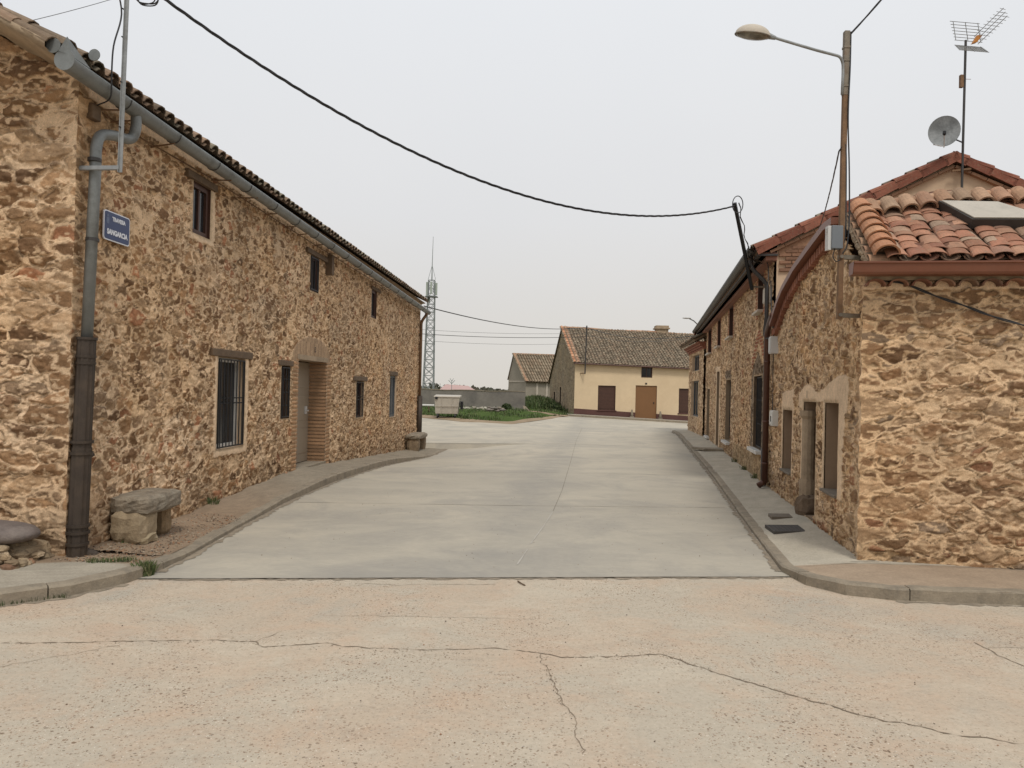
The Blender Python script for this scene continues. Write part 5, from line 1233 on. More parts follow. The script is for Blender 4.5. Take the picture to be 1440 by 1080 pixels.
# shrubs at the foot of the wall and far hedge
def shrub(x, y, z, r, h, lab, seed, n=900):
    o = thing('shrub', (x, y, z), lab, 'shrub'); m = MB(); rg = random.Random(seed)
    for _ in range(n):
        a = rg.uniform(0, 2 * pi); rr = r * sqrt(rg.random()) * (1 - .3 * rg.random()); zz = z + h * rg.random() * (1 - .5 * (rr / r) ** 2); px, py = x + cos(a) * rr, y + sin(a) * rr * .6
        s_ = rg.uniform(.03, .07); v1 = Vector((rg.gauss(0, 1), rg.gauss(0, 1), rg.gauss(0, 1))).normalized() * s_; v2 = Vector((rg.gauss(0, 1), rg.gauss(0, 1), rg.gauss(0, 1))).normalized() * s_; p = Vector((px, py, zz)); c = rg.choice([(.03, .05, .015), (.05, .075, .02), (.075, .10, .03)])
        m.face([p - v1, p - v2, p + v1, p + v2], c)
    m.build('leaves', M['grass'], o); m = MB()
    for k in range(5): a = k * 1.3; m.tube([(x, y, z - .1), (x + cos(a) * r * .5, y + sin(a) * r * .3, z + h * .7)], .012, 5)
    m.build('stem', M['oldwood'], o)
shrub(-.3, 46.4, gt(-.3, 46.4), .35, .38, 'dark weedy shrub below the right end of the grey yard wall', 1); shrub(2.6, 49.5, gt(2.6, 49.5), .8, .5, 'leafy weed clump on the bank beside the stone gable', 2, 1500); shrub(1.0, 52, gt(1.0, 52), .8, .4, 'green weed clump on the bank behind the wall end', 3, 1300)
shrub(-6.3, 45.5, .2, .5, .5, 'low weeds between the container and the left house', 4, 700)
m = MB(); rg = random.Random(20)
for k in range(5200):
    x = rg.uniform(-75, 70); y = rg.uniform(150, 215); h = 1.2 + 1.3 * vnoise(np.array([x * .12]), np.array([2.]), 3)[0] + .8 * vnoise(np.array([x * .7]), np.array([2.]), 5)[0]; p = Vector((x, y, rg.uniform(0, h))); s_ = rg.uniform(.3, .7)
    v1 = Vector((rg.gauss(0, 1), rg.gauss(0, .4), rg.gauss(0, .6))).normalized() * s_; v2 = Vector((rg.gauss(0, .6), rg.gauss(0, .4), rg.gauss(0, 1))).normalized() * s_ * .7
    m.face([p - v1, p - v2, p + v1, p + v2], rg.choice([(.085, .08, .06), (.10, .10, .065), (.07, .075, .05), (.12, .11, .08)]))
tag(m.build('hedgerow', M['grass']), 'far line of dull scrub along the horizon above the yard wall', 'scrub', None, 'stuff')

# refuse container
DBN = thing('refuse_container', (-3.3, 38.2, 0), 'beige four-wheeled refuse container parked at the edge of the grass', 'container')
cz = gz(-3.3, 38.2) + .04
m = MB(); x0, x1, y0, y1 = -3.86, -2.60, 37.7, 38.7
m.box8([(x0 + .05, y0 + .08, cz + .22), (x1 - .09, y0 + .08, cz + .22), (x1 - .09, y1 - .08, cz + .22), (x0 + .05, y1 - .08, cz + .22), (x0, y0, cz + 1.05), (x1, y0, cz + 1.05), (x1, y1, cz + 1.05), (x0, y1, cz + 1.05)])
m.bar((x0 + .02, y0 - .01, cz + .62), (x1 - .02, y0 - .01, cz + .62), .03, .03); 
for xx in (x0 + .35, x1 - .35): m.bar((xx, y0 + .02, cz + .3), (xx, y0 - .02, cz + 1.0), .03, .03)
m.build('body', M['beigebox'], DBN, bevel=.03)
m = MB(); m.box8([(x0 - .04, y0 - .05, cz + 1.05), (x1 + .04, y0 - .05, cz + 1.05), (x1 + .04, y1 + .04, cz + 1.05), (x0 - .04, y1 + .04, cz + 1.05), (x0 - .02, y0 - .02, cz + 1.12), (x1 + .02, y0 - .02, cz + 1.12), (x1 + .02, y1, cz + 1.17), (x0 - .02, y1, cz + 1.17)]); m.build('lid', M['beigebox'], DBN, bevel=.02)
m = MB(); m.tube([(x0 + .1, y0 - .06, cz + 1.0), (x0 + .1, y0 + .02, cz + 1.0)], .07, 12); m.box((x1 + .02, y0 + .25, cz + .45), (x1 + .14, y1 - .2, cz + .85)); m.build('lift_fitting', M['iron'], DBN)
for i, (xx, yy) in enumerate(((x0 + .15, y0 + .15), (x1 - .22, y0 + .15), (x0 + .15, y1 - .15), (x1 - .22, y1 - .15))):
    m = MB(); m.tube([(xx - .03, yy, cz + .10), (xx + .03, yy, cz + .10)], .10, 14); wv = m.build('wheel', M['iron'], DBN); m = MB(); m.box((xx - .045, yy - .03, cz + .12), (xx + .045, yy + .03, cz + .23)); m.build('wheel_fork', M['galv'], wv)
# odds and ends on the grass
o = thing('white_pipe', (-5.2, 41, .2), 'white plastic pipe lying on the grass left of the container', 'pipe'); m = MB(); m.tube([(-5.6, 41.2, gt(-5.6, 41.2) + .42), (-4.2, 41.0, gt(-4.2, 41) + .40)], .06, 10); m.build('pipe', M['white'], o)
m = MB(); m.tube([(-5.3, 41.15, gt(-5.3, 41.15) - .05), (-5.3, 41.15, gt(-5.3, 41.15) + .36)], .04, 6); m.tube([(-4.5, 41.05, gt(-4.5, 41.05) - .05), (-4.5, 41.05, gt(-4.5, 41.05) + .35)], .04, 6); m.build('prop', M['oldwood'], o)
rg = random.Random(31)
m = MB()
for k in range(26): rockslab(m, (rg.uniform(-3.0, -.9), rg.uniform(43.5, 45.2), gt(-2, 44.5) + .05 + rg.random() * .1), rg.uniform(.08, .2), rg.uniform(.06, .12), rg.uniform(.05, .1), rg.random() * 3, k, 5, .2, rg.choice([(.42, .38, .31), (.34, .30, .24), (.5, .46, .38)]), 3.5)
tag(m.build('stone_heap', M['rubblemix']), 'scatter of pale broken stones at the foot of the grey yard wall', 'stones')
m = MB()
for k in range(30): rockslab(m, (rg.gauss(-.95, .28), rg.uniform(41.8, 42.6), gt(-1, 42.2) + .04 + rg.random() * .22), rg.uniform(.1, .24), rg.uniform(.08, .14), rg.uniform(.03, .06), rg.random() * .6, k + 50, 5, .15, rg.choice([(.20, .17, .14), (.16, .14, .12), (.26, .22, .17)]), 4)
tag(m.build('rubble_pile', M['rubblemix']), 'dark pile of flat rubble slabs on the grass in front of the yard wall', 'rubble')
m = MB(); m.box8([(.85, 47.2, .15), (1.35, 46.9, .12), (1.4, 46.98, .12), (.9, 47.28, .15), (.72, 47.5, .68), (.85, 47.45, .66), (.88, 47.52, .66), (.75, 47.56, .68)]); tag(m.build('concrete_slab', M['kerb']), 'broken concrete slab leaning on the end of the yard wall', 'slab')

# pink-roofed farm building, mast, tower
o = thing('farm_building', (-10, 140, 0), 'distant low building with a pale pink roof above the yard wall', 'building')
m = MB(); m.box((-13, 138, 0), (-7, 144, 1.5)); m.build('wall', M['barnwall'], o)
m = MB(); m.face([(-13.2, 137.6, 1.45), (-6.9, 137.6, 1.45), (-8.2, 141, 2.25), (-12.4, 141, 2.45)]); m.face([(-13.2, 144.4, 1.45), (-6.9, 144.4, 1.45), (-8.2, 141, 2.25), (-12.4, 141, 2.45)]); m.face([(-6.9, 137.6, 1.45), (-6.9, 144.4, 1.45), (-8.2, 141, 2.25)]); m.face([(-13.2, 137.6, 1.45), (-13.2, 144.4, 1.45), (-12.4, 141, 2.45)]); m.build('roof', M['pinkroof'], o)
o = thing('roof_aerial', (-10.4, 130, 0), 'tiny forked aerial standing above the pink-roofed building', 'aerial'); m = MB(); m.tube([(-10.4, 130, 0), (-10.4, 130, 3.1)], .05, 5); m.build('mast', M['tower'], o)
m = MB()
for k in (-1, 1): m.tube([(-10.4, 130, 2.5), (-10.4 + k * .55, 130, 3.1)], .05, 5); m.tube([(-10.4, 130, 2.9), (-10.4 + k * .3, 130, 3.4)], .04, 5)
m.build('arm', M['tower'], o)
TW = thing('lattice_tower', (-12.2, 110, 0), 'tall steel lattice telecom tower rising beyond the left house', 'tower')
m = MB(); cx, cy, Ht = -12.2, 110, 17.4
hw = lambda z: .78 - .34 * z / Ht
cor = lambda z, k: Vector((cx + .008 * z + hw(z) * (1 if k in (0, 3) else -1), cy + hw(z) * (1 if k in (0, 1) else -1), z))
for k in range(4): m.tube([cor(0, k), cor(Ht, k)], .075, 6)
m.build('leg_frame', M['tower'], TW)
m = MB(); nz_ = 15
for j in range(nz_):
    za, zb = Ht * j / nz_, Ht * (j + 1) / nz_
    for k in range(4):
        k2_ = (k + 1) % 4; m.tube([cor(za, k), cor(zb, k2_)], .034, 4); m.tube([cor(za, k2_), cor(zb, k)], .034, 4); m.tube([cor(zb, k), cor(zb, k2_)], .04, 4)
m.build('bracing', M['tower'], TW)
cx += .14
m = MB(); m.tube([(cx, cy, Ht), (cx, cy, Ht + 2.4), (cx + .05, cy, Ht + 6.4)], [.10, .06, .03], 6); m.tube([(cx - .55, cy, Ht + .1), (cx, cy, Ht + 2.2)], .03, 4); m.tube([(cx + .55, cy, Ht + .1), (cx, cy, Ht + 2.2)], .03, 4); m.build('mast', M['tower'], TW)
for i, (dx, dy, z, h) in enumerate(((-.65, -.3, 15.1, 2.0), (.72, -.3, 15.2, 1.8), (0, -.75, 15.3, 1.8), (.35, .5, 15.6, 1.6), (-.4, .55, 14.2, 1.1))):
    m = MB(); m.box((cx + dx - .14, cy + dy - .08, z), (cx + dx + .14, cy + dy + .08, z + h)); m.build('antenna_panel', M['towerpanel'], TW, bevel=.03)
m = MB(); m.tube([(cx + .78, cy - .1, 15.0), (cx + .78, cy - .1, 15.15)], .55, 12) if False else m.box((cx - .9, cy - .8, 14.95), (cx + .9, cy + .8, 15.02)); m.build('platform', M['tower'], TW)

# ================================================================== STREET LAMP POLE on the cottage corner
LP = thing('street_lamp', (3.2, 7.38, 2.4), 'street lamp on a rusty square pole bracketed to the cottage corner', 'street lamp')
px_ = lambda z: 3.19 + .006 * (z - 2.5)
m = MB(); m.bar((px_(2.42), 7.38, 2.42), (px_(4.62), 7.38, 4.62), .045, .045); m.build('pole', M['rust'], LP)
m = MB(); m.bar((px_(4.62), 7.38, 4.62), (px_(5.25), 7.38, 5.25), .05, .05); 
for z in (4.95, 5.08, 4.7): m.bar((px_(z), 7.38, z), (px_(z), 7.38, z + .02), .06, .06)
m.build('pole_head', M['greyrust'], LP)
m = MB(); m.bar((3.17, 7.38, 2.46), (3.40, 7.42, 2.46), .045, .04); m.bar((3.17, 7.38, 3.03), (3.46, 7.41, 3.03), .045, .04); m.tube([(3.19, 7.34, 2.46), (3.19, 7.36, 2.46)], .018, 8); m.tube([(3.19, 7.34, 3.03), (3.19, 7.36, 3.03)], .018, 8); m.build('bracket', M['greyrust'], LP)
m = MB(); m.tube([(3.165, 7.36, 4.62), (3.17, 7.36, 4.80)] + spl([(3.17, 7.36, 4.86), (3.165, 7.36, 4.93), (3.13, 7.35, 4.985), (3.05, 7.35, 5.01), (2.9, 7.34, 5.04), (2.62, 7.33, 5.11), (2.44, 7.32, 5.155)], 5), .0145, 8); m.build('arm', M['galv'], LP, smooth=True)
m = MB(); m.tube([(2.49, 7.32, 5.14), (2.42, 7.32, 5.16), (2.38, 7.32, 5.175)], [.018, .03, .036], 10); m.build('lamp_neck', M['galv'], LP)
Mt = Matrix.Rotation(radians(12), 3, 'X') @ Matrix.Rotation(radians(6), 3, 'Y')
m = MB(); m.ell((2.265, 7.32, 5.165), .17, .125, .095, 28, 8, lo=0, hi=1, M=Mt); HD = m.build('lamp_head', M['whitetrim'], LP, smooth=True)
m = MB(); m.tube([Vector((2.265, 7.32, 5.165)) + Mt @ Vector((.168 * cos(t), .123 * sin(t), -.004)) for t in [2 * pi * k / 28 for k in range(29)]], .008, 6, cap=False); m.build('rim', M['greyrust'], HD)
m = MB(); m.ell((2.265, 7.32, 5.160), .160, .115, .035, 24, 6, lo=-1, hi=0, M=Mt); M['lampglass'] = simple('lamp_glass', (.14, .125, .10), .2, var=.4, sc=14, bump=0, dirt=(.3, .28, .22)); m.build('lens', M['lampglass'], HD, smooth=True)
cable('overhead_cable', sag((3.24, 7.36, 5.22), (4.3, 6.1, 6.6), .03, 20), .012, M['cable'], 'short black cable leaving the lamp pole top towards the upper right', twist=2)
cable('pole_cable', spl([(3.24, 7.36, 5.24), (3.235, 7.35, 4.9), (3.225, 7.35, 4.4), (3.25, 7.36, 3.9), (3.26, 7.36, 3.4), (3.245, 7.36, 3.15), (3.20, 7.36, 3.06)], 6), .007, M['cable'], 'outer black cable running down the lamp pole')
cable('pole_cable', spl([(3.165, 7.39, 4.08), (3.19, 7.37, 4.12), (3.215, 7.36, 4.08), (3.225, 7.36, 3.6), (3.225, 7.36, 3.25), (3.19, 7.37, 3.08)], 6), .007, M['cable'], 'inner black cable looping round the lamp pole')
EBX = thing('junction_box', (3.12, 7.33, 3.1), 'grey ventilated junction box fixed to the lamp pole', 'junction box')
m = MB(); m.box((3.075, 7.31, 3.10), (3.185, 7.40, 3.325)); m.build('case', M['greybox'], EBX, bevel=.006)
m = MB(); m.box((3.045, 7.33, 3.09), (3.075, 7.40, 3.325)); [m.box((3.040, 7.345, 3.25 + k * .015), (3.046, 7.385, 3.257 + k * .015)) for k in range(4)]; m.build('cover', M['lightbox'], EBX)
cable('box_lead', spl([(3.12, 7.35, 3.1), (3.10, 7.34, 3.03), (3.13, 7.34, 2.98), (3.18, 7.36, 3.0)], 6), .005, M['cable'], 'small looped lead below the junction box')
# cable clipped along the cottage front
pts = [WF.P(-.03, 2.86, .03), WF.P(.05, 2.79, .05), WF.P(.26, 2.765, .05), WF.P(.52, 2.67, .05), WF.P(.83, 2.545, .05), WF.P(1.38, 2.35, .05), WF.P(2.4, 2.05, .05)]
cable('wall_cable', spl(pts, 8), .011, M['cable'], 'black cable clipped diagonally down the cottage front wall', twist=2)
# cable from pole to house C gable
cable('overhead_cable', sag((3.165, 7.4, 4.08), WCG.P(.62, 4.35, .1), .12, 30), .011, M['cable'], 'black cable dropping from the lamp pole to the house behind', twist=2)

# black leaning cable post on house C
BP = thing('cable_post', WS.P(6.05, 3.5, .3), 'black leaning steel post under the eave holding the street cable', 'post')
b0 = WS.P(6.05, 3.52, .30); b1_ = P2 + Vector((.02, .05, .06)); m = MB(); m.bar(b0, b1_, .05, .05); m.build('post', M['iron'], BP)
m = MB(); m.bar(b0 + Vector((0, 0, .05)), WS.P(6.1, 3.57, -.02), .03, .03); mid = b0.lerp(b1_, .38); m.bar(mid, Vector((WS.P(6.1, 0, -.02).x, WS.P(6.1, 0, 0).y, mid.z)), .03, .03); m.build('bracket', M['greyrust'], BP)
cable('cable_loop', [b1_ + Vector((.05 + .085 * cos(t), 0, -.02 + .14 * sin(t))) for t in [k * .3 for k in range(30)]], .008, M['cable'], 'black cable loop at the tip of the leaning post')
pp = [b1_.lerp(b0, t) + Vector((.06 + .02 * sin(t * 30), -.02, .0)) for t in [k / 20 for k in range(13)]]
cable('post_cable', pp + spl([pp[-1], WS.P(5.9, 3.95, .2), WS.P(5.65, 3.9, .1), WS.P(5.5, 3.4, .12), WS.P(5.48, 2.7, .17), WS.P(5.3, 2.6, .12)], 6), .010, M['cable'], 'black cable bundle running down from the leaning post to the wall', twist=2)
# boxes on the facade
def wbox(nm, w, a0, a1, z0, z1, d, mat, lab, cat='meter box'):
    o = thing(nm, w.P((a0 + a1) / 2, z0, d / 2), lab, cat); m = MB(); w.box(m, a0, a1, z0, z1, .0, d); m.build('case', M[mat], o, bevel=.008)
    m = MB(); w.box(m, a0 + .02, a1 - .02, z0 + .02, z1 - .02, d, d + .008); m.build('lid', M[mat], o, bevel=.003); return o, w
o, w_ = wbox('meter_box', WS, 4.86, 5.18, 1.17, 1.42, .09, 'white', 'white meter box low on the cottage wall beside the brown downpipe')
m = MB(); WS.box(m, 4.98, 5.05, 1.24, 1.33, .098, .102); m.build('window', M['iron'], o)
wbox('junction_box', WS, 4.98, 5.16, 2.34, 2.62, .13, 'lightbox', 'pale grey junction box halfway up beside the brown downpipe', 'junction box')
wbox('junction_box', WS, 5.75, 6.0, 3.25, 3.52, .12, 'whitetrim', 'small beige box high under the eave by the leaning post', 'junction box')
cable('wall_cable', spl([WS.P(5.1, 2.62, .06), WS.P(5.2, 2.9, .08), WS.P(5.4, 3.1, .06), WS.P(5.55, 3.6, .06)], 6), .008, M['cable'], 'black lead rising from the grey junction box')
cable('wall_cable', spl([WS.P(5.1, 2.34, .06), WS.P(5.2, 2.1, .05), WS.P(5.22, 1.7, .04), WS.P(5.15, 1.42, .05)], 6), .007, M['cable'], 'black lead between the grey box and the white meter box')

# antenna mast and dish
AM = thing('tv_antenna', WCG.P(2.86, 5.2, .12), 'television aerial with grid reflector on a tall mast at the gable apex', 'antenna')
mb0 = WCG.P(2.80, 4.6, .14); mt = WCG.P(2.82, 7.42, .14); m = MB(); m.tube([mb0, mt], .019, 10); m.build('mast', M['darkmetal'], AM)
m = MB(); m.bar(WCG.P(2.66, 5.33, .12), WCG.P(2.94, 5.36, .12), .03, .03); m.build('clamp', M['rust'], AM)
# reflector: two tilted grids
rc = mt + Vector((.05, -.02, -.05))
for sg, nm in ((1, 'reflector'), (-1, 'reflector')):
    m = MB(); base = rc + Vector((-.02, 0, .04 * sg)); tp_ = Vector((-.05, -.0, .30 * sg)) if sg > 0 else Vector((.0, -.18, -.16))
    for k in range(7):
        t = k / 6; q = base + tp_ * t; m.tube([q + Vector((-.10 - .10 * t * .3, .0, 0)) * 1.0 - Vector((.12, 0, 0)), q + Vector((.26, .06, .0))], .005, 5)
    for x in (-.2, .02, .22): m.tube([base + Vector((x, .0 + .04 * (x > 0), 0)), base + tp_ + Vector((x, .04 * (x > 0), 0))], .006, 5)
    m.build(nm, M['galv'], AM)
m = MB()
for k, (dx, dz_) in enumerate(((0, .03), (.03, -.03), (.06, -.09))):
    a_ = rc + Vector((.06 + dx, -.02, .06 + dz_)); b_ = a_ + Vector((.30, -.25, .34)); m.tube([a_, b_], .006, 5)
    for j in range(8): q = a_.lerp(b_, .2 + j * .11); m.tube([q - Vector((.045, .0, -.01)), q + Vector((.045, 0, -.01))], .004, 4)
m.build('director_boom', M['galv'], AM)
m = MB(); m.box8([rc + Vector(v) for v in ((.03, -.04, -.02), (.10, -.04, 0), (.10, .02, 0), (.03, .02, -.02), (.09, -.06, .10), (.17, -.06, .10), (.17, 0, .10), (.09, 0, .10))]); m.build('dipole_box', M['orange'], AM)
m = MB(); q = WCG.P(2.78, 6.75, .16); m.box((q.x - .05, q.y - .03, q.z - .10), (q.x, q.y + .02, q.z + .10)); m.tube([(q.x, q.y, q.z + .04), (q.x + .13, q.y, q.z + .04)], .004, 4); m.build('amplifier', M['rust'], AM)
DS = thing('satellite_dish', WCG.P(2.6, 5.9, .2), 'grey metal satellite dish beside the antenna mast', 'satellite dish')
dc = WCG.P(2.50, 5.93, .22); nd_ = Vector((-.55, -1, .12)).normalized(); ax = nd_.cross(Vector((0, 0, 1))).normalized(); ay = ax.cross(nd_).normalized()
m = MB(); n0 = 0; rings, seg = 6, 32
for sd in (0, 1):
    for j in range(rings + 1):
        r = .245 * j / rings
        for k in range(seg): t = 2 * pi * k / seg; m.verts([dc + ax * (r * cos(t) * .93) + ay * (r * sin(t) * 1.03) + nd_ * ((r / .27) ** 2 * .055 - .012 * sd)])
    b = sd * (rings + 1) * seg
    for j in range(rings):
        for k in range(seg): a = b + j * seg + k; c_ = b + j * seg + (k + 1) % seg; m.f.append((a, c_, c_ + seg, a + seg))
m.build('reflector', M['glassdish'], DS, smooth=True)
m = MB(); lo = dc - ay * .27 + nd_ * .04; fe = dc + nd_ * .22 - ay * .12; m.tube([lo, fe], .009, 6); m.tube([dc + ax * .15 - ay * .2 + nd_ * .03, lo + nd_ * .04], .007, 6); m.build('feed_arm', M['lightbox'], DS)
m = MB(); m.tube([fe - nd_ * .02, fe + nd_ * .06], .025, 10); m.build('receiver', M['iron'], DS)
m = MB(); m.tube([dc - nd_ * .02, dc - nd_ * .10, WCG.P(2.80, 5.78, .14)], .012, 6); m.build('bracket', M['iron'], DS)

# far lamp on house C
FL = thing('street_lamp', (7.0, 28.4, 4.2), 'small distant street lamp on an arm at the far end of the right-hand houses', 'street lamp')
m = MB(); m.tube([(7.02, 28.3, 4.18), (6.75, 28.2, 4.40), (6.56, 28.1, 4.47)], .022, 6); m.build('arm', M['galv'], FL)
m = MB(); m.ell((6.46, 28.1, 4.49), .17, .07, .035, 14, 6); m.build('lamp_head', M['lightbox'], FL, smooth=True)

# covers on the right pavement
def flat(nm, P, z, mat, lab, cat, h=.04):
    m = MB(); m.box8([(x, y, z - h) for x, y in P] + [(x, y, z) for x, y in P]); o = thing(nm, (P[0][0], P[0][1], z), lab, cat); c = m.build('plate', M[mat], o, bevel=.002); return o
zz = .094
o = flat('drain_cover', [(3.06, 8.70), (3.44, 8.74), (3.54, 9.18), (3.10, 9.14)], zz, 'iron_cover', 'dark square metal cover in the right pavement', 'manhole cover')
m = MB(); cx_, cy_ = 3.29, 8.94
for k in range(8): m.bar((3.10 + k * .05, 8.76 + k * .005, zz + .001), (3.15 + k * .05, 9.12 + k * .006, zz + .001), .012, .004)
m.build('rib', M['iron_cover'], o)
flat('drain_cover', [(3.36, 9.66), (3.64, 9.68), (3.69, 9.95), (3.41, 9.93)], .109, 'slab', 'smaller brown cover slab in the pavement nearer the cottage door', 'manhole cover')
flat('door_slab', [(3.82, 9.32), (3.98, 9.36), (4.10, 10.05), (3.86, 10.05)], .116, 'slab', 'flat brown slab on the pavement at the cottage doorway', 'slab')
o = flat('crossing_plate', [(5.15, 21.5), (6.0, 21.3), (5.95, 20.6), (5.35, 20.85)], .16, 'kerb', 'raised thin slab across the far right pavement', 'slab', .06)
# weeds
def tuft(x, y, z, n, sp, h, lab, seed):
    m = MB(); blades(m, x, y, z, n, sp, h, .0035, random.Random(seed), [(.05, .075, .02), (.08, .11, .03), (.16, .15, .07)]); tag(m.build('grass_tuft', M['grass']), lab, 'weeds')
tuft(-3.08, 6.42, .0, 420, .075, .115, 'green grass tuft growing at the left kerb by the concrete joint', 1)
m = MB(); rg = random.Random(3)
for k in range(40): t = k / 40; blades(m, -3.25 - .35 * t, 6.55 - .1 * t + .03 * rg.random(), .085, 7, .03, .045, .003, rg, [(.05, .075, .02), (.10, .12, .04)])
tag(m.build('grass_tuft', M['grass']), 'thin line of grass along the edge of the left concrete slab', 'weeds')
m = MB()
for k in range(90): x = -5.0 + 1.7 * k / 90; blades(m, x, interp(KL, x, 0, 1) - .01 if x < -3.4 else 5.7, .0, 6, .025, .035, .003, rg, [(.05, .07, .02), (.08, .09, .035)])
tag(m.build('grass_tuft', M['grass']), 'low moss and grass at the foot of the left kerb near the frame edge', 'weeds')
p = WL.P(.55, .08, .2); tuft(p.x, p.y, p.z, 160, .09, .08, 'green weeds between the downpipe base and the stone bench', 2)
p = WL.P(2.65, .12, .06); tuft(p.x, p.y, p.z, 70, .07, .10, 'small dark weed at the wall foot beyond the bench', 3)
for k, (s_, lab) in enumerate(((7.0, 'weed tuft at the foot of the right house nearest the downpipe'), (8.6, 'weed tuft at the foot of the right house under its grilled window'), (10.4, 'weed tuft farther along the foot of the right house'))):
    p = WS.P(s_, .1, .05); tuft(p.x, p.y, p.z, 90, .09, .09, lab, 10 + k)
# litter and pebbles on the ground
m = MB(); rg = random.Random(77)
for k in range(1900):
    t = rg.random(); 
    if t < .78:
        x, y = rg.uniform(-4.0, -3.15), rg.uniform(6.45, 9.0); 
        if x < LO.x + .0568 * (y - LO.y) + .05: continue
        z = zl(x, y, (x - (LO.x)) / (kxl(y) - LO.x)) if y > 6.9 else .095
    elif t < .9: x, y = rg.uniform(-2.8, 2.6), rg.uniform(3, 6.4); z = 0.0
    else: x, y = rg.uniform(-2.5, 3), rg.uniform(6.9, 12); z = .006
    s_ = rg.uniform(.003, .009) * (1.5 if t < .78 else .8); rockslab(m, (x, y, z + s_ * .4), s_, s_ * rg.uniform(.6, 1), s_ * .6, rg.random() * 3, k, 2, .3, rg.choice([(.2, .14, .09), (.3, .22, .15), (.12, .09, .07), (.4, .33, .25), (.33, .18, .1)]), 2.5)
for k in range(420):
    cr_ = rg.choice([[(-3.14, 4.7), (-1.6, 4.83)], [(-1.52, 4.75), (.35, 4.68)], [(.35, 4.68), (.98, 4.77)], [(.98, 4.77), (1.83, 3.96)], [(1.83, 3.96), (3.2, 3.4)], [(.22, 4.73), (.33, 3.82)], [(-3, 6.3), (2.6, 6.9)]]); t = rg.random(); (xa, ya), (xb, yb_) = cr_
    s_ = rg.uniform(.0015, .005); rockslab(m, (xa + (xb - xa) * t + rg.gauss(0, .012), ya + (yb_ - ya) * t + rg.gauss(0, .018), .002 + s_ * .3), s_, s_ * .8, s_ * .6, rg.random() * 3, k, 2, .3, rg.choice([(.2, .15, .1), (.3, .23, .16), (.13, .10, .08)]), 2.5)
tag(m.build('gravel', M['rubblemix']), 'loose grit and small pebbles scattered on the ground', 'gravel', None, 'stuff')
m = MB(); m.tube([(.09, 6.5, .008), (.115, 6.42, .012), (.15, 6.37, .007)], .006, 5); tag(m.build('twig', M['oldwood']), 'small dark twig lying just before the concrete joint', 'twig')

# ------------------------------------------------------------------ camera
cam = bpy.data.cameras.new('camera'); co = bpy.data.objects.new('camera', cam); COL.objects.link(co); SC.camera = co
r_, p_ = radians(1.35), radians(.46); F = Vector((0, cos(p_), sin(p_))); R = Vector((cos(r_), 0, sin(r_))); R = (R - F * R.dot(F)).normalized(); U = R.cross(F)
co.matrix_world = Matrix(((R.x, U.x, -F.x, 0), (R.y, U.y, -F.y, 0), (R.z, U.z, -F.z, 1.65), (0, 0, 0, 1)))
cam.sensor_width = 36; cam.lens = 26.5; cam.clip_end = 6000; cam.clip_start = .05

# ------------------------------------------------------------------ light: overcast
SE, SR = radians(56), radians(168)
wd_ = bpy.data.worlds.new('World'); SC.world = wd_; wd_.use_nodes = True; nt = wd_.node_tree; nt.nodes.clear()
sky = nt.nodes.new('ShaderNodeTexSky'); sky.sky_type = 'NISHITA'; sky.sun_disc = False; sky.sun_elevation = SE; sky.sun_rotation = SR; sky.dust_density = 5; sky.air_density = 1
bg1 = nt.nodes.new('ShaderNodeBackground'); bg1.inputs['Strength'].default_value = .05; nt.links.new(sky.outputs[0], bg1.inputs['Color'])
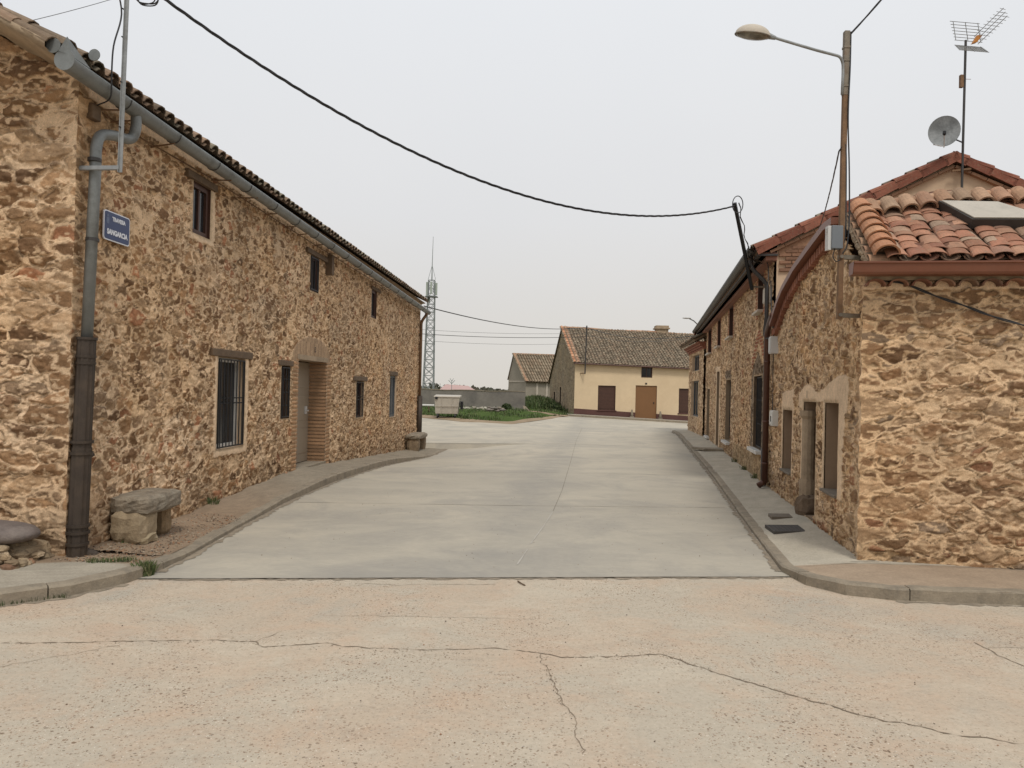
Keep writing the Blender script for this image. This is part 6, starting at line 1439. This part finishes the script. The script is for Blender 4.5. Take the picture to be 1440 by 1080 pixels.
# cloud deck: nearly uniform grey veil, a little warmer and dimmer towards the horizon
tc = nt.nodes.new('ShaderNodeTexCoord'); sx = nt.nodes.new('ShaderNodeSeparateXYZ'); nt.links.new(tc.outputs['Generated'], sx.inputs[0])
rp = nt.nodes.new('ShaderNodeValToRGB'); e = rp.color_ramp.elements; e[0].position = .0; e[0].color = (.62, .585, .53, 1); e[1].position = .55; e[1].color = (.735, .755, .785, 1); q = e.new(.22); q.color = (.675, .675, .68, 1); q = e.new(1); q.color = (.80, .81, .82, 1)
nt.links.new(sx.outputs[2], rp.inputs[0])
nz = nt.nodes.new('ShaderNodeTexNoise'); nz.inputs['Scale'].default_value = 1.3; nz.inputs['Detail'].default_value = 5; nt.links.new(tc.outputs['Generated'], nz.inputs['Vector'])
r2 = nt.nodes.new('ShaderNodeValToRGB'); r2.color_ramp.elements[0].position = .3; r2.color_ramp.elements[0].color = (.945, .953, .965, 1); r2.color_ramp.elements[1].position = .7; r2.color_ramp.elements[1].color = (1.0, 1.0, 1.0, 1); nt.links.new(nz.outputs['Fac'], r2.inputs[0])
mx = nt.nodes.new('ShaderNodeMix'); mx.data_type = 'RGBA'; mx.blend_type = 'MULTIPLY'; mx.inputs[0].default_value = 1; nt.links.new(rp.outputs[0], mx.inputs[6]); nt.links.new(r2.outputs[0], mx.inputs[7])
bg2 = nt.nodes.new('ShaderNodeBackground'); bg2.inputs['Strength'].default_value = 1.16; nt.links.new(mx.outputs[2], bg2.inputs['Color'])
ms = nt.nodes.new('ShaderNodeMixShader'); ms.inputs[0].default_value = .97; nt.links.new(bg1.outputs[0], ms.inputs[1]); nt.links.new(bg2.outputs[0], ms.inputs[2])
wo = nt.nodes.new('ShaderNodeOutputWorld'); nt.links.new(ms.outputs[0], wo.inputs['Surface'])
sl = bpy.data.lights.new('sun', 'SUN'); sl.energy = 1.6; sl.angle = radians(13); sl.color = (1, .95, .87); so = bpy.data.objects.new('sun', sl); COL.objects.link(so)
# sky sun_rotation is measured from +Y towards +X
sd = Vector((sin(SR) * cos(SE), cos(SR) * cos(SE), sin(SE))); so.rotation_euler = sd.to_track_quat('Z', 'Y').to_euler(); so.location = (0, 0, 20)
SC.view_settings.view_transform = 'Standard'; SC.view_settings.look = 'None'; SC.view_settings.exposure = 0; SC.view_settings.gamma = 1
SC.render.engine = 'CYCLES'; SC.cycles.max_bounces = 5; SC.cycles.diffuse_bounces = 3
